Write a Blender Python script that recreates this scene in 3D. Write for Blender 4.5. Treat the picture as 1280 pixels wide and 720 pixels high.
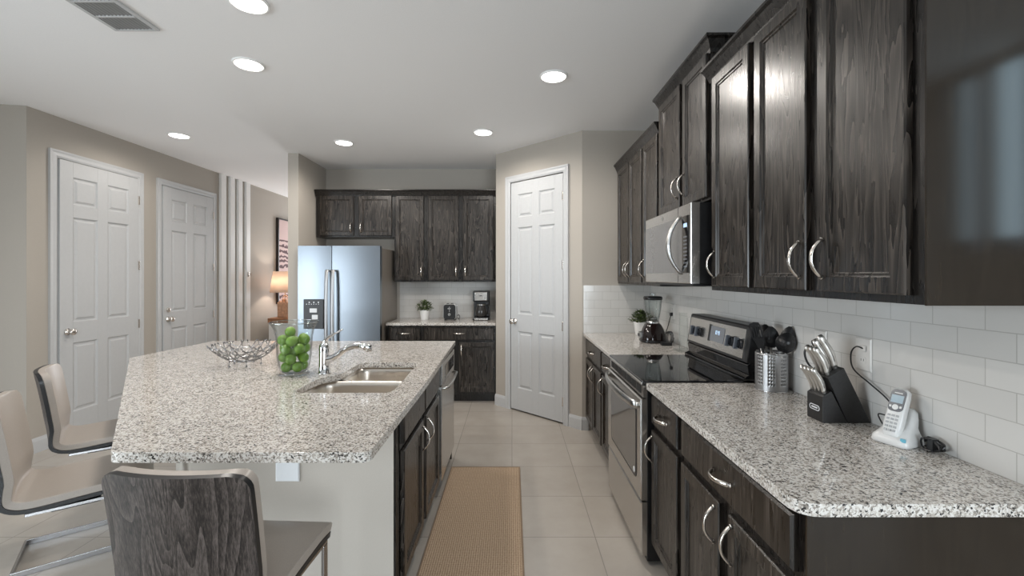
import bpy, bmesh, math, random
import numpy as np
from mathutils import Vector as V, Matrix, noise as mnoise
random.seed(7)
S = bpy.context.scene
COL = S.collection
for o in list(bpy.data.objects):
    bpy.data.objects.remove(o)
PI = math.pi

# ------------------------------------------------------------------ camera, world, light, exposure
CAM_H = 1.44
cd = bpy.data.cameras.new('camera'); cam = bpy.data.objects.new('camera', cd); COL.objects.link(cam)
cam.location = (0, 0, CAM_H); cam.rotation_euler = (PI/2, 0, 0)
cd.sensor_fit = 'HORIZONTAL'; cd.sensor_width = 36.0; cd.lens = 560/1280*36
cd.shift_y = -15/1280; cd.clip_start = 0.02
S.camera = cam
S.view_settings.view_transform = 'Standard'; S.view_settings.look = 'None'
S.view_settings.gamma = 1.0; S.view_settings.use_curve_mapping = False
S.view_settings.exposure = -0.75

w = bpy.data.worlds.new('sky'); S.world = w; w.use_nodes = True
wn = w.node_tree; wn.nodes.clear()
wo = wn.nodes.new('ShaderNodeOutputWorld'); wb = wn.nodes.new('ShaderNodeBackground')
wb.inputs[0].default_value = (0.72, 0.86, 1.0, 1); wb.inputs[1].default_value = 1.2
wn.links.new(wb.outputs[0], wo.inputs[0])

def area(name, loc, direction, sx, sy, power, col=(1, 1, 1), spread=PI):
    ld = bpy.data.lights.new(name, 'AREA'); ld.shape = 'RECTANGLE'; ld.size = sx; ld.size_y = sy
    ld.energy = power; ld.color = col; ld.spread = spread
    o = bpy.data.objects.new(name, ld); COL.objects.link(o); o.location = loc
    o.rotation_euler = V(direction).to_track_quat('-Z', 'Y').to_euler()
    return o
# daylight through the windows of the dining side (behind and beside the camera)
DAY = (0.86, 0.94, 1.0)
area('daylight_rear', (1.75, -4.38, 1.45), (-0.2, 1, -0.42), 2.2, 2.2, 165, DAY, math.radians(110))
area('daylight_left', (-5.08, -0.6, 1.15), (1, 0.6, -0.22), 2.6, 1.8, 165, DAY, math.radians(125))
area('daylight_right', (2.88, -2.2, 1.35), (-1, 0, 0), 1.9, 2.2, 40, DAY)
area('daylight_slit_wide', (2.985, -0.545, 2.2), (-1, 0, 0), 0.15, 1.05, 3.6, (0.62, 0.86, 1.0))
area('daylight_slit_narrow', (2.985, -0.81, 2.2), (-1, 0, 0), 0.10, 1.05, 1.1, (0.62, 0.86, 1.0))
area('hall_fill', (-3.15, 8.9, 1.4), (0, -1, -0.1), 1.1, 1.9, 75, (0.95, 0.97, 1.0))  # unseen fill added to brighten the hall and far ceiling
CEIL_W = 8.0            # watts of every recessed ceiling light
CEIL_COL = (1.0, 0.94, 0.87)

# ------------------------------------------------------------------ node helpers and materials
class NT:
    def __init__(s, name):
        s.m = bpy.data.materials.new(name); s.m.use_nodes = True
        s.t = s.m.node_tree; s.t.nodes.clear()
        s.out = s.n('ShaderNodeOutputMaterial')
    def n(s, typ, **kw):
        nd = s.t.nodes.new(typ)
        for k, v in kw.items(): setattr(nd, k, v)
        return nd
    def l(s, a, b): s.t.links.new(a, b)
    def pr(s, **kw):
        p = s.n('ShaderNodeBsdfPrincipled'); s.p = p
        for k, v in kw.items():
            i = p.inputs[k.replace('_', ' ')]
            i.default_value = (*v, 1) if isinstance(v, tuple) and len(v) == 3 else v
        s.l(p.outputs[0], s.out.inputs[0]); return p
    def pos(s, kind='Object', scale=(1, 1, 1), rnd=0.0):
        if kind == 'World': src = s.n('ShaderNodeNewGeometry').outputs['Position']
        else: src = s.n('ShaderNodeTexCoord').outputs[kind]
        mp = s.n('ShaderNodeMapping'); mp.inputs['Scale'].default_value = scale
        if rnd:
            oi = s.n('ShaderNodeObjectInfo'); mu = s.n('ShaderNodeVectorMath', operation='SCALE')
            mu.inputs[0].default_value = (rnd, rnd*1.7, rnd*0.6); s.l(oi.outputs['Random'], mu.inputs['Scale'])
            ad = s.n('ShaderNodeVectorMath', operation='ADD'); s.l(src, ad.inputs[0]); s.l(mu.outputs[0], ad.inputs[1])
            src = ad.outputs[0]
        s.l(src, mp.inputs[0]); return mp.outputs[0]
    def noise(s, vec, scale, detail=3, rough=0.5, dist=0.0):
        nz = s.n('ShaderNodeTexNoise'); s.l(vec, nz.inputs['Vector'])
        nz.inputs['Scale'].default_value = scale; nz.inputs['Detail'].default_value = detail
        nz.inputs['Roughness'].default_value = rough; nz.inputs['Distortion'].default_value = dist
        return nz.outputs['Fac']
    def ramp(s, fac, stops, interp='LINEAR'):
        r = s.n('ShaderNodeValToRGB'); r.color_ramp.interpolation = interp
        e = r.color_ramp.elements
        while len(e) > 1: e.remove(e[-1])
        for i, (p, c) in enumerate(stops):
            c = (c, c, c) if isinstance(c, (int, float)) else c
            el = e[0] if i == 0 else e.new(p)
            el.position = p; el.color = (*c, 1)
        s.l(fac, r.inputs[0]); return r.outputs[0]
    def math(s, op, a, b=None):
        m = s.n('ShaderNodeMath', operation=op)
        for i, x in enumerate((a, b)):
            if x is None: continue
            if isinstance(x, (int, float)): m.inputs[i].default_value = x
            else: s.l(x, m.inputs[i])
        return m.outputs[0]
    def mix(s, fac, a, b, blend='MIX'):
        m = s.n('ShaderNodeMix', data_type='RGBA', blend_type=blend)
        for i, x in ((0, fac), (6, a), (7, b)):
            if isinstance(x, (int, float)): m.inputs[i].default_value = x
            elif isinstance(x, tuple): m.inputs[i].default_value = (*x, 1)
            else: s.l(x, m.inputs[i])
        return m.outputs[2]
    def bump(s, h, strength=0.2, dist=0.002):
        b = s.n('ShaderNodeBump'); b.inputs['Strength'].default_value = strength
        b.inputs['Distance'].default_value = dist
        s.l(h, b.inputs['Height']); s.l(b.outputs[0], s.p.inputs['Normal'])

def simple(name, col, rough=0.5, metal=0.0, nscale=60, var=0.06, bump=0.0, **kw):
    """a plain paint, plastic or metal with a fine mottling"""
    t = NT(name); t.pr(Base_Color=col, Roughness=rough, Metallic=metal, **kw)
    nz = t.noise(t.pos('Object'), nscale, 3)
    lo = tuple(c*(1-var) for c in col); hi = tuple(min(1, c*(1+var)) for c in col)
    t.l(t.ramp(nz, [(0.3, lo), (0.7, hi)]), t.p.inputs['Base Color'])
    if bump: t.bump(nz, bump, 0.001)
    return t.m

def m_granite(dim=1.0):
    t = NT('granite'); t.pr(Roughness=0.10, Specular_IOR_Level=0.55)
    p = t.pos('World', (1, 1, 1))
    wob = t.n('ShaderNodeTexNoise'); t.l(p, wob.inputs['Vector']); wob.inputs['Scale'].default_value = 160; wob.inputs['Detail'].default_value = 2
    sc = t.n('ShaderNodeVectorMath', operation='SCALE'); t.l(wob.outputs['Color'], sc.inputs[0]); sc.inputs['Scale'].default_value = 0.008
    ad = t.n('ShaderNodeVectorMath', operation='ADD'); t.l(p, ad.inputs[0]); t.l(sc.outputs[0], ad.inputs[1])
    vo = t.n('ShaderNodeTexVoronoi'); t.l(ad.outputs[0], vo.inputs['Vector']); vo.inputs['Scale'].default_value = 225
    sep = t.n('ShaderNodeSeparateColor'); t.l(vo.outputs['Color'], sep.inputs[0])
    big = t.noise(p, 28, 4, 0.6)
    f = t.math('ADD', sep.outputs[0], t.math('MULTIPLY', t.math('SUBTRACT', big, 0.5), 0.6))
    c = t.ramp(f, [(0.0, (0.035, 0.034, 0.035)), (0.055, (0.15, 0.135, 0.12)), (0.13, (0.29, 0.26, 0.23)),
                   (0.28, (0.44, 0.40, 0.355)), (0.45, (0.59, 0.55, 0.505)), (0.66, (0.71, 0.685, 0.65))], 'CONSTANT')
    t.l(c, t.p.inputs['Base Color']); return t.m

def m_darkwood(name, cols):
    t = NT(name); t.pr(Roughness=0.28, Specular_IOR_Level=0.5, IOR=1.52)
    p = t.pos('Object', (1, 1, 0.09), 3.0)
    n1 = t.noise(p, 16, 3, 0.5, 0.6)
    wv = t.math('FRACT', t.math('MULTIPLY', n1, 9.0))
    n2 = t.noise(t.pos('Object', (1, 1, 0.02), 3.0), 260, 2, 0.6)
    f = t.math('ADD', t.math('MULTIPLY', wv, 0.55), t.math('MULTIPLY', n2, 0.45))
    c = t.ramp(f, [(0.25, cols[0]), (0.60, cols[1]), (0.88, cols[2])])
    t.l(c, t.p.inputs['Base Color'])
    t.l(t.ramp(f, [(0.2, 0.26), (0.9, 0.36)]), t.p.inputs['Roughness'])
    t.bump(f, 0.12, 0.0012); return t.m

def m_endpanel():
    t = NT('espresso_laminate'); t.pr(Roughness=0.1, Specular_IOR_Level=0.5)
    n = t.noise(t.pos('Object', (1, 1, 0.1)), 90, 3)
    t.l(t.ramp(n, [(0.3, (0.016, 0.0115, 0.008)), (0.8, (0.026, 0.019, 0.013))]), t.p.inputs['Base Color']); return t.m

def m_stoolwood():
    t = NT('grey_brown_veneer'); t.pr(Roughness=0.42, Specular_IOR_Level=0.4)
    p = t.pos('Object', (1, 1, 0.03), 2.0)
    n1 = t.noise(p, 8, 2, 0.5, 0.5)
    wv = t.math('FRACT', t.math('MULTIPLY', n1, 15.0))
    n2 = t.noise(t.pos('Object', (1, 1, 0.035), 2.0), 300, 3, 0.7)
    f = t.math('ADD', t.math('MULTIPLY', wv, 0.22), t.math('MULTIPLY', n2, 0.82))
    c = t.ramp(f, [(0.36, (0.010, 0.008, 0.0072)), (0.52, (0.046, 0.037, 0.033)), (0.74, (0.125, 0.104, 0.094))])
    t.l(c, t.p.inputs['Base Color']); t.bump(f, 0.15, 0.001); return t.m

def m_floor():
    t = NT('floor_tile'); t.pr(Roughness=0.22, Specular_IOR_Level=0.45)
    src = t.n('ShaderNodeNewGeometry').outputs['Position']
    sx = t.n('ShaderNodeSeparateXYZ'); t.l(src, sx.inputs[0])
    s = 0.4585
    masks = []; ids = []
    for ax, off in ((0, 0.0), (1, 4.305)):
        v = t.math('DIVIDE', t.math('SUBTRACT', sx.outputs[ax], off), s)
        ids.append(t.math('FLOOR', v)); fr = t.math('FRACT', v)
        masks.append(t.math('MINIMUM', fr, t.math('SUBTRACT', 1.0, fr)))
    d = t.math('MINIMUM', masks[0], masks[1])
    grout = t.math('LESS_THAN', d, 0.0055)
    cb = t.n('ShaderNodeCombineXYZ'); t.l(ids[0], cb.inputs[0]); t.l(ids[1], cb.inputs[1])
    wnz = t.n('ShaderNodeTexWhiteNoise', noise_dimensions='3D'); t.l(cb.outputs[0], wnz.inputs['Vector'])
    cloud = t.noise(t.pos('World'), 3.5, 5, 0.6)
    f = t.math('ADD', t.math('MULTIPLY', cloud, 0.8), t.math('MULTIPLY', wnz.outputs['Value'], 0.2))
    base = t.ramp(f, [(0.3, (0.40, 0.36, 0.315)), (0.7, (0.47, 0.43, 0.385))])
    t.l(t.mix(grout, base, (0.29, 0.265, 0.24)), t.p.inputs['Base Color'])
    t.bump(t.math('SUBTRACT', 1.0, grout), 0.3, 0.002)
    return t.m

def m_subway(axis):
    t = NT('subway_tile_' + axis); t.pr(Roughness=0.13, Specular_IOR_Level=0.5)
    src = t.n('ShaderNodeNewGeometry').outputs['Position']
    sx = t.n('ShaderNodeSeparateXYZ'); t.l(src, sx.inputs[0])
    cb = t.n('ShaderNodeCombineXYZ'); t.l(sx.outputs[0 if axis == 'x' else 1], cb.inputs[0])
    t.l(t.math('SUBTRACT', sx.outputs[2], 0.909), cb.inputs[1])
    b = t.n('ShaderNodeTexBrick'); t.l(cb.outputs[0], b.inputs['Vector'])
    b.offset = 0.5; b.inputs['Scale'].default_value = 1; b.inputs['Brick Width'].default_value = 0.1535
    b.inputs['Row Height'].default_value = 0.0765; b.inputs['Mortar Size'].default_value = 0.0014
    b.inputs['Mortar Smooth'].default_value = 0.2; b.inputs['Bias'].default_value = 0
    b.inputs['Color1'].default_value = (0.62, 0.605, 0.58, 1); b.inputs['Color2'].default_value = (0.65, 0.635, 0.61, 1)
    b.inputs['Mortar'].default_value = (0.47, 0.455, 0.43, 1)
    t.l(b.outputs['Color'], t.p.inputs['Base Color'])
    t.bump(t.math('SUBTRACT', 1.0, b.outputs['Fac']), 0.35, 0.002)
    return t.m

def m_steel(name, col=(0.60, 0.60, 0.60), rough=0.27, sc=(1, 1, 60), aniso=0.0):
    t = NT(name); t.pr(Base_Color=col, Metallic=1.0, Roughness=rough, Anisotropic=aniso)
    n = t.noise(t.pos('Object', sc), 14, 3, 0.5)
    t.l(t.ramp(n, [(0.25, rough*0.96), (0.75, rough*1.04)]), t.p.inputs['Roughness'])
    lo = tuple(c*0.985 for c in col)
    t.l(t.ramp(n, [(0.3, lo), (0.7, col)]), t.p.inputs['Base Color']); return t.m

def m_glass(name, tint=(0.97, 0.985, 0.98), edge=0.75, rough=0.0, refl=0.035):
    """thin clear glass: transparent body, Fresnel reflection"""
    t = NT(name)
    tr = t.n('ShaderNodeBsdfTransparent'); gl = t.n('ShaderNodeBsdfGlossy'); gl.inputs['Roughness'].default_value = rough
    lw = t.n('ShaderNodeLayerWeight'); lw.inputs['Blend'].default_value = 0.5
    t.l(t.ramp(lw.outputs['Facing'], [(0.5, tint), (1.0, tuple(c*edge for c in tint))]), tr.inputs['Color'])
    fr = t.ramp(lw.outputs['Facing'], [(0.0, refl), (0.45, refl+0.015), (0.75, refl+0.125), (0.92, 0.45), (1.0, 0.85)])
    mx = t.n('ShaderNodeMixShader'); t.l(fr, mx.inputs[0]); t.l(tr.outputs[0], mx.inputs[1]); t.l(gl.outputs[0], mx.inputs[2])
    t.l(mx.outputs[0], t.out.inputs[0]); return t.m

def m_emit(name, col, strength):
    t = NT(name); e = t.n('ShaderNodeEmission'); e.inputs[0].default_value = (*col, 1); e.inputs[1].default_value = strength
    t.l(e.outputs[0], t.out.inputs[0]); return t.m

def m_rug():
    t = NT('jute_weave'); t.pr(Roughness=0.95, Specular_IOR_Level=0.1)
    src = t.n('ShaderNodeNewGeometry').outputs['Position']
    sx = t.n('ShaderNodeSeparateXYZ'); t.l(src, sx.inputs[0])
    a = t.math('SINE', t.math('MULTIPLY', sx.outputs[0], 2*PI/0.0115))
    b = t.math('SINE', t.math('MULTIPLY', sx.outputs[1], 2*PI/0.014))
    h = t.math('ADD', t.math('MULTIPLY', a, 0.35), t.math('MULTIPLY', b, 0.18))
    n = t.noise(t.pos('World', (1, 1, 1)), 110, 4, 0.7)
    f = t.math('ADD', t.math('ADD', t.math('MULTIPLY', h, 0.5), n), 0.0)
    t.l(t.ramp(f, [(0.2, (0.27, 0.185, 0.115)), (0.5, (0.47, 0.345, 0.24)), (0.85, (0.60, 0.47, 0.35))]), t.p.inputs['Base Color'])
    t.bump(h, 0.5, 0.004); return t.m

def m_art():
    t = NT('abstract_canvas'); t.pr(Roughness=0.8)
    src = t.n('ShaderNodeNewGeometry').outputs['Position']
    sx = t.n('ShaderNodeSeparateXYZ'); t.l(src, sx.inputs[0])
    n = t.noise(t.pos('World', (1, 2.0, 3.0)), 2.2, 4, 0.6)
    st = t.math('SINE', t.math('ADD', t.math('MULTIPLY', sx.outputs[2], 75.0), t.math('MULTIPLY', n, 14.0)))
    band = t.math('GREATER_THAN', t.math('SINE', t.math('ADD', t.math('MULTIPLY', sx.outputs[2], 7.5), 0.6)), -0.25)
    f = t.math('MULTIPLY', t.math('GREATER_THAN', st, 0.15), band)
    t.l(t.mix(f, (0.62, 0.46, 0.44), (0.10, 0.045, 0.05)), t.p.inputs['Base Color']); return t.m

def m_leaf(name, a, b):
    t = NT(name); t.pr(Roughness=0.5, Specular_IOR_Level=0.3)
    n = t.noise(t.pos('World'), 55, 3)
    t.l(t.ramp(n, [(0.35, a), (0.65, b)]), t.p.inputs['Base Color']); return t.m

def m_apple():
    t = NT('green_apple_skin'); t.pr(Roughness=0.33, Specular_IOR_Level=0.4)
    n = t.noise(t.pos('Object', (1, 1, 1), 4.0), 22, 4, 0.6)
    t.l(t.ramp(n, [(0.3, (0.085, 0.185, 0.014)), (0.7, (0.19, 0.33, 0.035))]), t.p.inputs['Base Color']); return t.m

def m_shade():
    t = NT('lamp_shade_fabric')
    d = t.n('ShaderNodeBsdfDiffuse'); tl = t.n('ShaderNodeBsdfTranslucent'); mx = t.n('ShaderNodeMixShader')
    n = t.noise(t.pos('Object', (1, 1, 1)), 300, 2)
    c = t.ramp(n, [(0.3, (0.80, 0.68, 0.58)), (0.7, (0.86, 0.74, 0.64))])
    t.l(c, d.inputs[0]); t.l(c, tl.inputs[0]); mx.inputs[0].default_value = 0.5
    t.l(d.outputs[0], mx.inputs[1]); t.l(tl.outputs[0], mx.inputs[2]); t.l(mx.outputs[0], t.out.inputs[0]); return t.m

M = dict(
    wall=simple('beige_wall_paint', (0.44, 0.403, 0.357), 0.75, nscale=220, var=0.02, bump=0.06),
    rear_dark=simple('unseen_wall_dark', (0.14, 0.115, 0.095), 0.8, nscale=200, var=0.03),  # for the unseen rear wall, made dark so the back cabinets mirror less light
    ceil=simple('ceiling_paint', (0.92, 0.92, 0.925), 0.9, nscale=160, var=0.02, bump=0.08),
    white=simple('white_trim_paint', (0.54, 0.548, 0.555), 0.4, nscale=40, var=0.015),
    gloss=simple('bright_white_enamel', (0.86, 0.86, 0.85), 0.3, nscale=40, var=0.01),
    granite=m_granite(), wood=m_darkwood('espresso_wood_shaded', ((0.003, 0.0022, 0.0018), (0.007, 0.0053, 0.0043), (0.030, 0.025, 0.021))),  # cabinet wood darkened in colour for the shade on frames and edges
    wood_lit=m_darkwood('espresso_wood_lit', ((0.008, 0.006, 0.0047), (0.026, 0.0205, 0.0162), (0.085, 0.069, 0.057))), endp=m_endpanel(), stoolwood=m_stoolwood(), floor=m_floor(),  # fronts: the same cabinet wood, lightened in colour for the light they catch
    tile_y=m_subway('y'), tile_x=m_subway('x'),
    steel=m_steel('brushed_steel', (0.56, 0.555, 0.545), 0.28, (60, 60, 1)),
    steelh=m_steel('brushed_steel_horizontal', (0.60, 0.575, 0.545), 0.26, (1, 1, 60)),
    fridge=m_steel('fridge_steel', (0.235, 0.262, 0.293), 0.30, (1, 1, 50)),
    sink=m_steel('sink_steel', (0.74, 0.685, 0.62), 0.30, (1, 1, 30)),
    chrome=simple('chrome', (0.78, 0.78, 0.79), 0.06, 1.0, var=0.01),
    legsteel=simple('polished_leg_steel', (0.42, 0.42, 0.43), 0.22, 1.0, var=0.02),
    wire=simple('chromed_wire', (0.31, 0.31, 0.315), 0.18, 1.0, var=0.02),
    satin=simple('satin_steel', (0.45, 0.45, 0.455), 0.42, 1.0, var=0.02),
    nickel=simple('satin_nickel', (0.70, 0.66, 0.615), 0.22, 1.0, var=0.03),
    black=simple('black_plastic', (0.012, 0.012, 0.013), 0.35, var=0.2),
    blackgl=simple('black_ceramic_glass', (0.006, 0.006, 0.007), 0.045, var=0.1, Specular_IOR_Level=0.7),
    ovenglass=simple('oven_window_glass', (0.10, 0.088, 0.078), 0.06, var=0.05, Specular_IOR_Level=1.0),
    micglass=simple('microwave_window_glass', (0.12, 0.112, 0.105), 0.06, var=0.05, Specular_IOR_Level=1.0),
    darkin=simple('dark_interior', (0.015, 0.014, 0.013), 0.8, var=0.1),
    fridgeside=simple('grey_appliance_enamel', (0.235, 0.205, 0.175), 0.45, var=0.04),
    plate=simple('outlet_plastic', (0.76, 0.78, 0.80), 0.35, var=0.01),
    tileplate=simple('almond_outlet_plastic', (0.66, 0.64, 0.61), 0.3, var=0.01),
    vinyl=simple('taupe_leatherette', (0.405, 0.355, 0.312), 0.34, nscale=350, var=0.05, bump=0.1),
    ceramic=simple('white_ceramic', (0.74, 0.73, 0.71), 0.25, var=0.01),
    apple=m_apple(), stem=simple('apple_stem', (0.09, 0.055, 0.02), 0.7),
    leaf=m_leaf('leaf_green', (0.022, 0.045, 0.014), (0.15, 0.19, 0.075)),
    soil=simple('potting_soil', (0.03, 0.02, 0.013), 0.95, var=0.4),
    glass=m_glass('clear_glass', (0.955, 0.975, 0.975), 0.55), glassrim=m_glass('polished_glass_rim', (0.9, 0.93, 0.93), 0.5, refl=0.3), acrylic=m_glass('clear_acrylic', (0.95, 0.965, 0.96), 0.8),
    pane=m_glass('window_pane', (0.97, 0.985, 0.99), 0.95),
    rug=m_rug(), rugedge=simple('rug_binding', (0.27, 0.19, 0.125), 0.9),
    lens=m_emit('lamp_lens', (1.0, 0.97, 0.93), 14.0),
    display=m_emit('lit_display', (0.55, 0.75, 1.0), 2.2),
    dispgrey=simple('display_glass', (0.20, 0.21, 0.23), 0.1, var=0.03),
    knobblack=simple('knob_plastic', (0.022, 0.024, 0.03), 0.22, var=0.1),
    knobgrey=simple('knob_grip_grey', (0.13, 0.145, 0.17), 0.3, var=0.1),
    phonewhite=simple('phone_white_plastic', (0.70, 0.70, 0.69), 0.28, var=0.01),
    phonegrey=simple('phone_grey_plastic', (0.085, 0.095, 0.11), 0.25, var=0.05),
    lcd=simple('phone_lcd', (0.36, 0.46, 0.52), 0.15, var=0.02),
    keygrey=simple('phone_key_grey', (0.36, 0.37, 0.38), 0.35, var=0.02),
    blue=simple('sticker_blue', (0.16, 0.47, 0.60), 0.4, var=0.02),
    orange=simple('warm_wood', (0.33, 0.155, 0.075), 0.45, nscale=25, var=0.25),
    tanwood=simple('tan_wood', (0.50, 0.30, 0.19), 0.5, nscale=25, var=0.2),
    blockblack=simple('black_stained_wood', (0.016, 0.015, 0.015), 0.45, nscale=120, var=0.3),
    art=m_art(), shade=m_shade(), frameblack=simple('frame_black', (0.02, 0.015, 0.014), 0.4),
    grate=simple('vent_slat_dark', (0.10, 0.10, 0.10), 0.6), base_maroon=simple('blender_maroon_black', (0.013, 0.008, 0.0075), 0.10, var=0.1),
    steelknife=m_steel('knife_handle_steel', (0.66, 0.635, 0.60), 0.36, (1, 1, 1), 0.0),
    coffee=simple('dark_glass', (0.03, 0.028, 0.027), 0.08, var=0.1),
)

# ------------------------------------------------------------------ mesh helpers
MW = {}                                     # object -> its world matrix (parents included)
def bx(bm, x0, y0, z0, x1, y1, z1, F=None):
    vs = [V((x, y, z)) for x in (x0, x1) for y in (y0, y1) for z in (z0, z1)]
    if F: vs = [F @ v for v in vs]
    b = [bm.verts.new(v) for v in vs]
    for q in ((0, 1, 3, 2), (4, 6, 7, 5), (0, 4, 5, 1), (2, 3, 7, 6), (0, 2, 6, 4), (1, 5, 7, 3)):
        bm.faces.new([b[i] for i in q])
    return b
def loft(bm, loops, cap0=True, cap1=True, closed=True):
    """bridge successive loops of points"""
    L = [[bm.verts.new(p) for p in lp] for lp in loops]
    n = len(L[0])
    for a, b in zip(L, L[1:]):
        for i in range(n if closed else n-1):
            j = (i+1) % n
            bm.faces.new((a[i], a[j], b[j], b[i]))
    if cap0: bm.faces.new(L[0][::-1])
    if cap1: bm.faces.new(L[-1])
    return L
def ring(c, r, seg, ax=V((1, 0, 0)), ay=V((0, 1, 0)), ry=None):
    ry = r if ry is None else ry
    return [V(c) + ax*(r*math.cos(2*PI*i/seg)) + ay*(ry*math.sin(2*PI*i/seg)) for i in range(seg)]
def lathe(bm, prof, seg=24, c=(0, 0, 0), cap0=True, cap1=True, F=None):
    c = V(c); loops = []
    for r, z in prof:
        lp = ring(c + V((0, 0, z)), max(r, 1e-5), seg)
        if F: lp = [F @ p for p in lp]
        loops.append(lp)
    return loft(bm, loops, cap0, cap1)
def basis(t):
    t = t.normalized(); a = V((0, 0, 1)) if abs(t.z) < 0.9 else V((1, 0, 0))
    x = t.cross(a).normalized(); return x, t.cross(x).normalized()
def cyl(bm, p0, p1, r0, r1=None, seg=16):
    p0, p1 = V(p0), V(p1); r1 = r0 if r1 is None else r1
    x, y = basis(p1-p0); loft(bm, [ring(p0, r0, seg, x, y), ring(p1, r1, seg, x, y)])
def tube(bm, pts, r, seg=8, side=None, flat=1.0, closed=False):
    """sweep a round (or flattened) section along points; r may be a list"""
    pts = [V(p) for p in pts]; n = len(pts); loops = []; px = None
    for i, p in enumerate(pts):
        if closed: t = (pts[(i+1) % n]-pts[i-1]).normalized()
        else: t = (pts[min(i+1, n-1)]-pts[max(i-1, 0)]).normalized()
        if side is not None:
            x = (V(side) - t*V(side).dot(t)).normalized()
        elif px is None: x = basis(t)[0]
        else: x = (px - t*px.dot(t)).normalized()
        px = x; y = t.cross(x).normalized()
        rr = r[i] if isinstance(r, (list, tuple)) else r
        loops.append(ring(p, rr, seg, x, y, rr*flat))
    if closed: loops.append(loops[0])
    L = loft(bm, loops, not closed, not closed)
    if closed: bmesh.ops.remove_doubles(bm, verts=bm.verts[:], dist=1e-6)
def bez(pts, n=16):
    """Catmull-Rom through points"""
    P = [V(p) for p in pts]; P = [P[0]*2-P[1]] + P + [P[-1]*2-P[-2]]; out = []
    for k in range(1, len(P)-2):
        for i in range(n):
            t = i/n; a, b, c, d = P[k-1], P[k], P[k+1], P[k+2]
            out.append(0.5*((2*b)+(c-a)*t+(2*a-5*b+4*c-d)*t*t+(3*b-a-3*c+d)*t**3))
    out.append(P[-2]); return out
def prism(bm, poly, a, b, axis='z', F=None):
    """extrude a polygon; poly in the other two axes in order (x,y),(x,z) or (y,z)"""
    def mk(p, h):
        q = V((p[0], p[1], h)) if axis == 'z' else V((p[0], h, p[1])) if axis == 'y' else V((h, p[0], p[1]))
        return F @ q if F else q
    loft(bm, [[mk(p, a) for p in poly], [mk(p, b) for p in poly]])
def rects(bm, u0, u1, v0, v1, steps, F, cap0=True, cap1=True):
    """nested rectangles (inset, w) in the frame F: u, w (outward), v (up)"""
    loops = []
    for ins, wv in steps:
        loops.append([F @ V((u, wv, v)) for u, v in ((u0+ins, v0+ins), (u1-ins, v0+ins), (u1-ins, v1-ins), (u0+ins, v1-ins))])
    loft(bm, loops, cap0, cap1)
def rrect(x0, x1, y0, y1, r, seg=6):
    out = []
    for cx, cy, a0 in ((x1-r, y1-r, 0), (x0+r, y1-r, 90), (x0+r, y0+r, 180), (x1-r, y0+r, 270)):
        for i in range(seg+1):
            a = math.radians(a0 + 90*i/seg); out.append((cx+r*math.cos(a), cy+r*math.sin(a)))
    return out
def sphere(bm, c, r, seg=14, rings=9, sz=1.0):
    prof = [(r*math.sin(PI*i/rings), -r*sz*math.cos(PI*i/rings)) for i in range(rings+1)]
    lathe(bm, prof, seg, c, False, False); bmesh.ops.remove_doubles(bm, verts=bm.verts[:], dist=1e-5)
def frame(o, u, wd):
    """matrix for coordinates (u, w, v): u along the face, w outward, v up"""
    u, wd = V(u).normalized(), V(wd).normalized()
    return Matrix(((u.x, wd.x, 0, o[0]), (u.y, wd.y, 0, o[1]), (u.z, wd.z, 1, o[2]), (0, 0, 0, 1)))

def obj(name, bm, mat, parent=None, local=False, smooth=False, bevel=0, bseg=2, solid=0, sub=0):
    """link one mesh object; points are world coordinates unless local"""
    if parent and not local:
        bmesh.ops.transform(bm, matrix=MW[parent].inverted(), verts=bm.verts[:])
    bmesh.ops.recalc_face_normals(bm, faces=bm.faces[:])
    me = bpy.data.meshes.new(name); bm.to_mesh(me); bm.free()
    o = bpy.data.objects.new(name, me); COL.objects.link(o)
    for m in (mat if isinstance(mat, (list, tuple)) else [mat]): me.materials.append(m)
    if smooth:
        me.polygons.foreach_set('use_smooth', [True]*len(me.polygons))
    if solid:
        md = o.modifiers.new('solid', 'SOLIDIFY'); md.thickness = solid; md.offset = 0
    if bevel:
        md = o.modifiers.new('bevel', 'BEVEL'); md.width = bevel; md.segments = bseg; md.limit_method = 'ANGLE'; md.angle_limit = math.radians(35)
        md.harden_normals = False
    if sub:
        md = o.modifiers.new('sub', 'SUBSURF'); md.levels = sub; md.render_levels = sub
    if smooth == 'angle' or (smooth and bevel):
        pass
    MW[o] = MW[parent].copy() if parent else Matrix()
    if parent: o.parent = parent
    return o
def auto(o, deg=40):
    """smooth by angle: mark sharp edges"""
    me = o.data; bm = bmesh.new(); bm.from_mesh(me)
    for e in bm.edges:
        e.smooth = not (len(e.link_faces) == 2 and e.calc_face_angle(0) > math.radians(deg))
    for f in bm.faces: f.smooth = True
    bm.to_mesh(me); bm.free(); return o
def tag(o, label, cat, group=None):
    o['label'] = label; o['category'] = cat
    if group: o['group'] = group
    return o
def thing(name, label, cat, loc=(0, 0, 0), rotz=0, group=None):
    o = bpy.data.objects.new(name, None); COL.objects.link(o)
    o.location = loc; o.rotation_euler = (0, 0, rotz); o.empty_display_size = 0.05
    MW[o] = Matrix.Translation(V(loc)) @ Matrix.Rotation(rotz, 4, 'Z')
    return tag(o, label, cat, group)
def struct(name, bm, mat, **kw):
    o = obj(name, bm, mat, **kw); o['kind'] = 'structure'; return o
def single(name, label, cat, bm, mat, base, rotz=0, group=None, local=False, **kw):
    """a thing that is one mesh, its origin at its base"""
    mtx = Matrix.Translation(V(base)) @ Matrix.Rotation(rotz, 4, 'Z')
    if not local: bmesh.ops.transform(bm, matrix=mtx.inverted(), verts=bm.verts[:])
    o = obj(name, bm, mat, **kw); o.location = base; o.rotation_euler = (0, 0, rotz); MW[o] = mtx
    return tag(o, label, cat, group)
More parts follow.
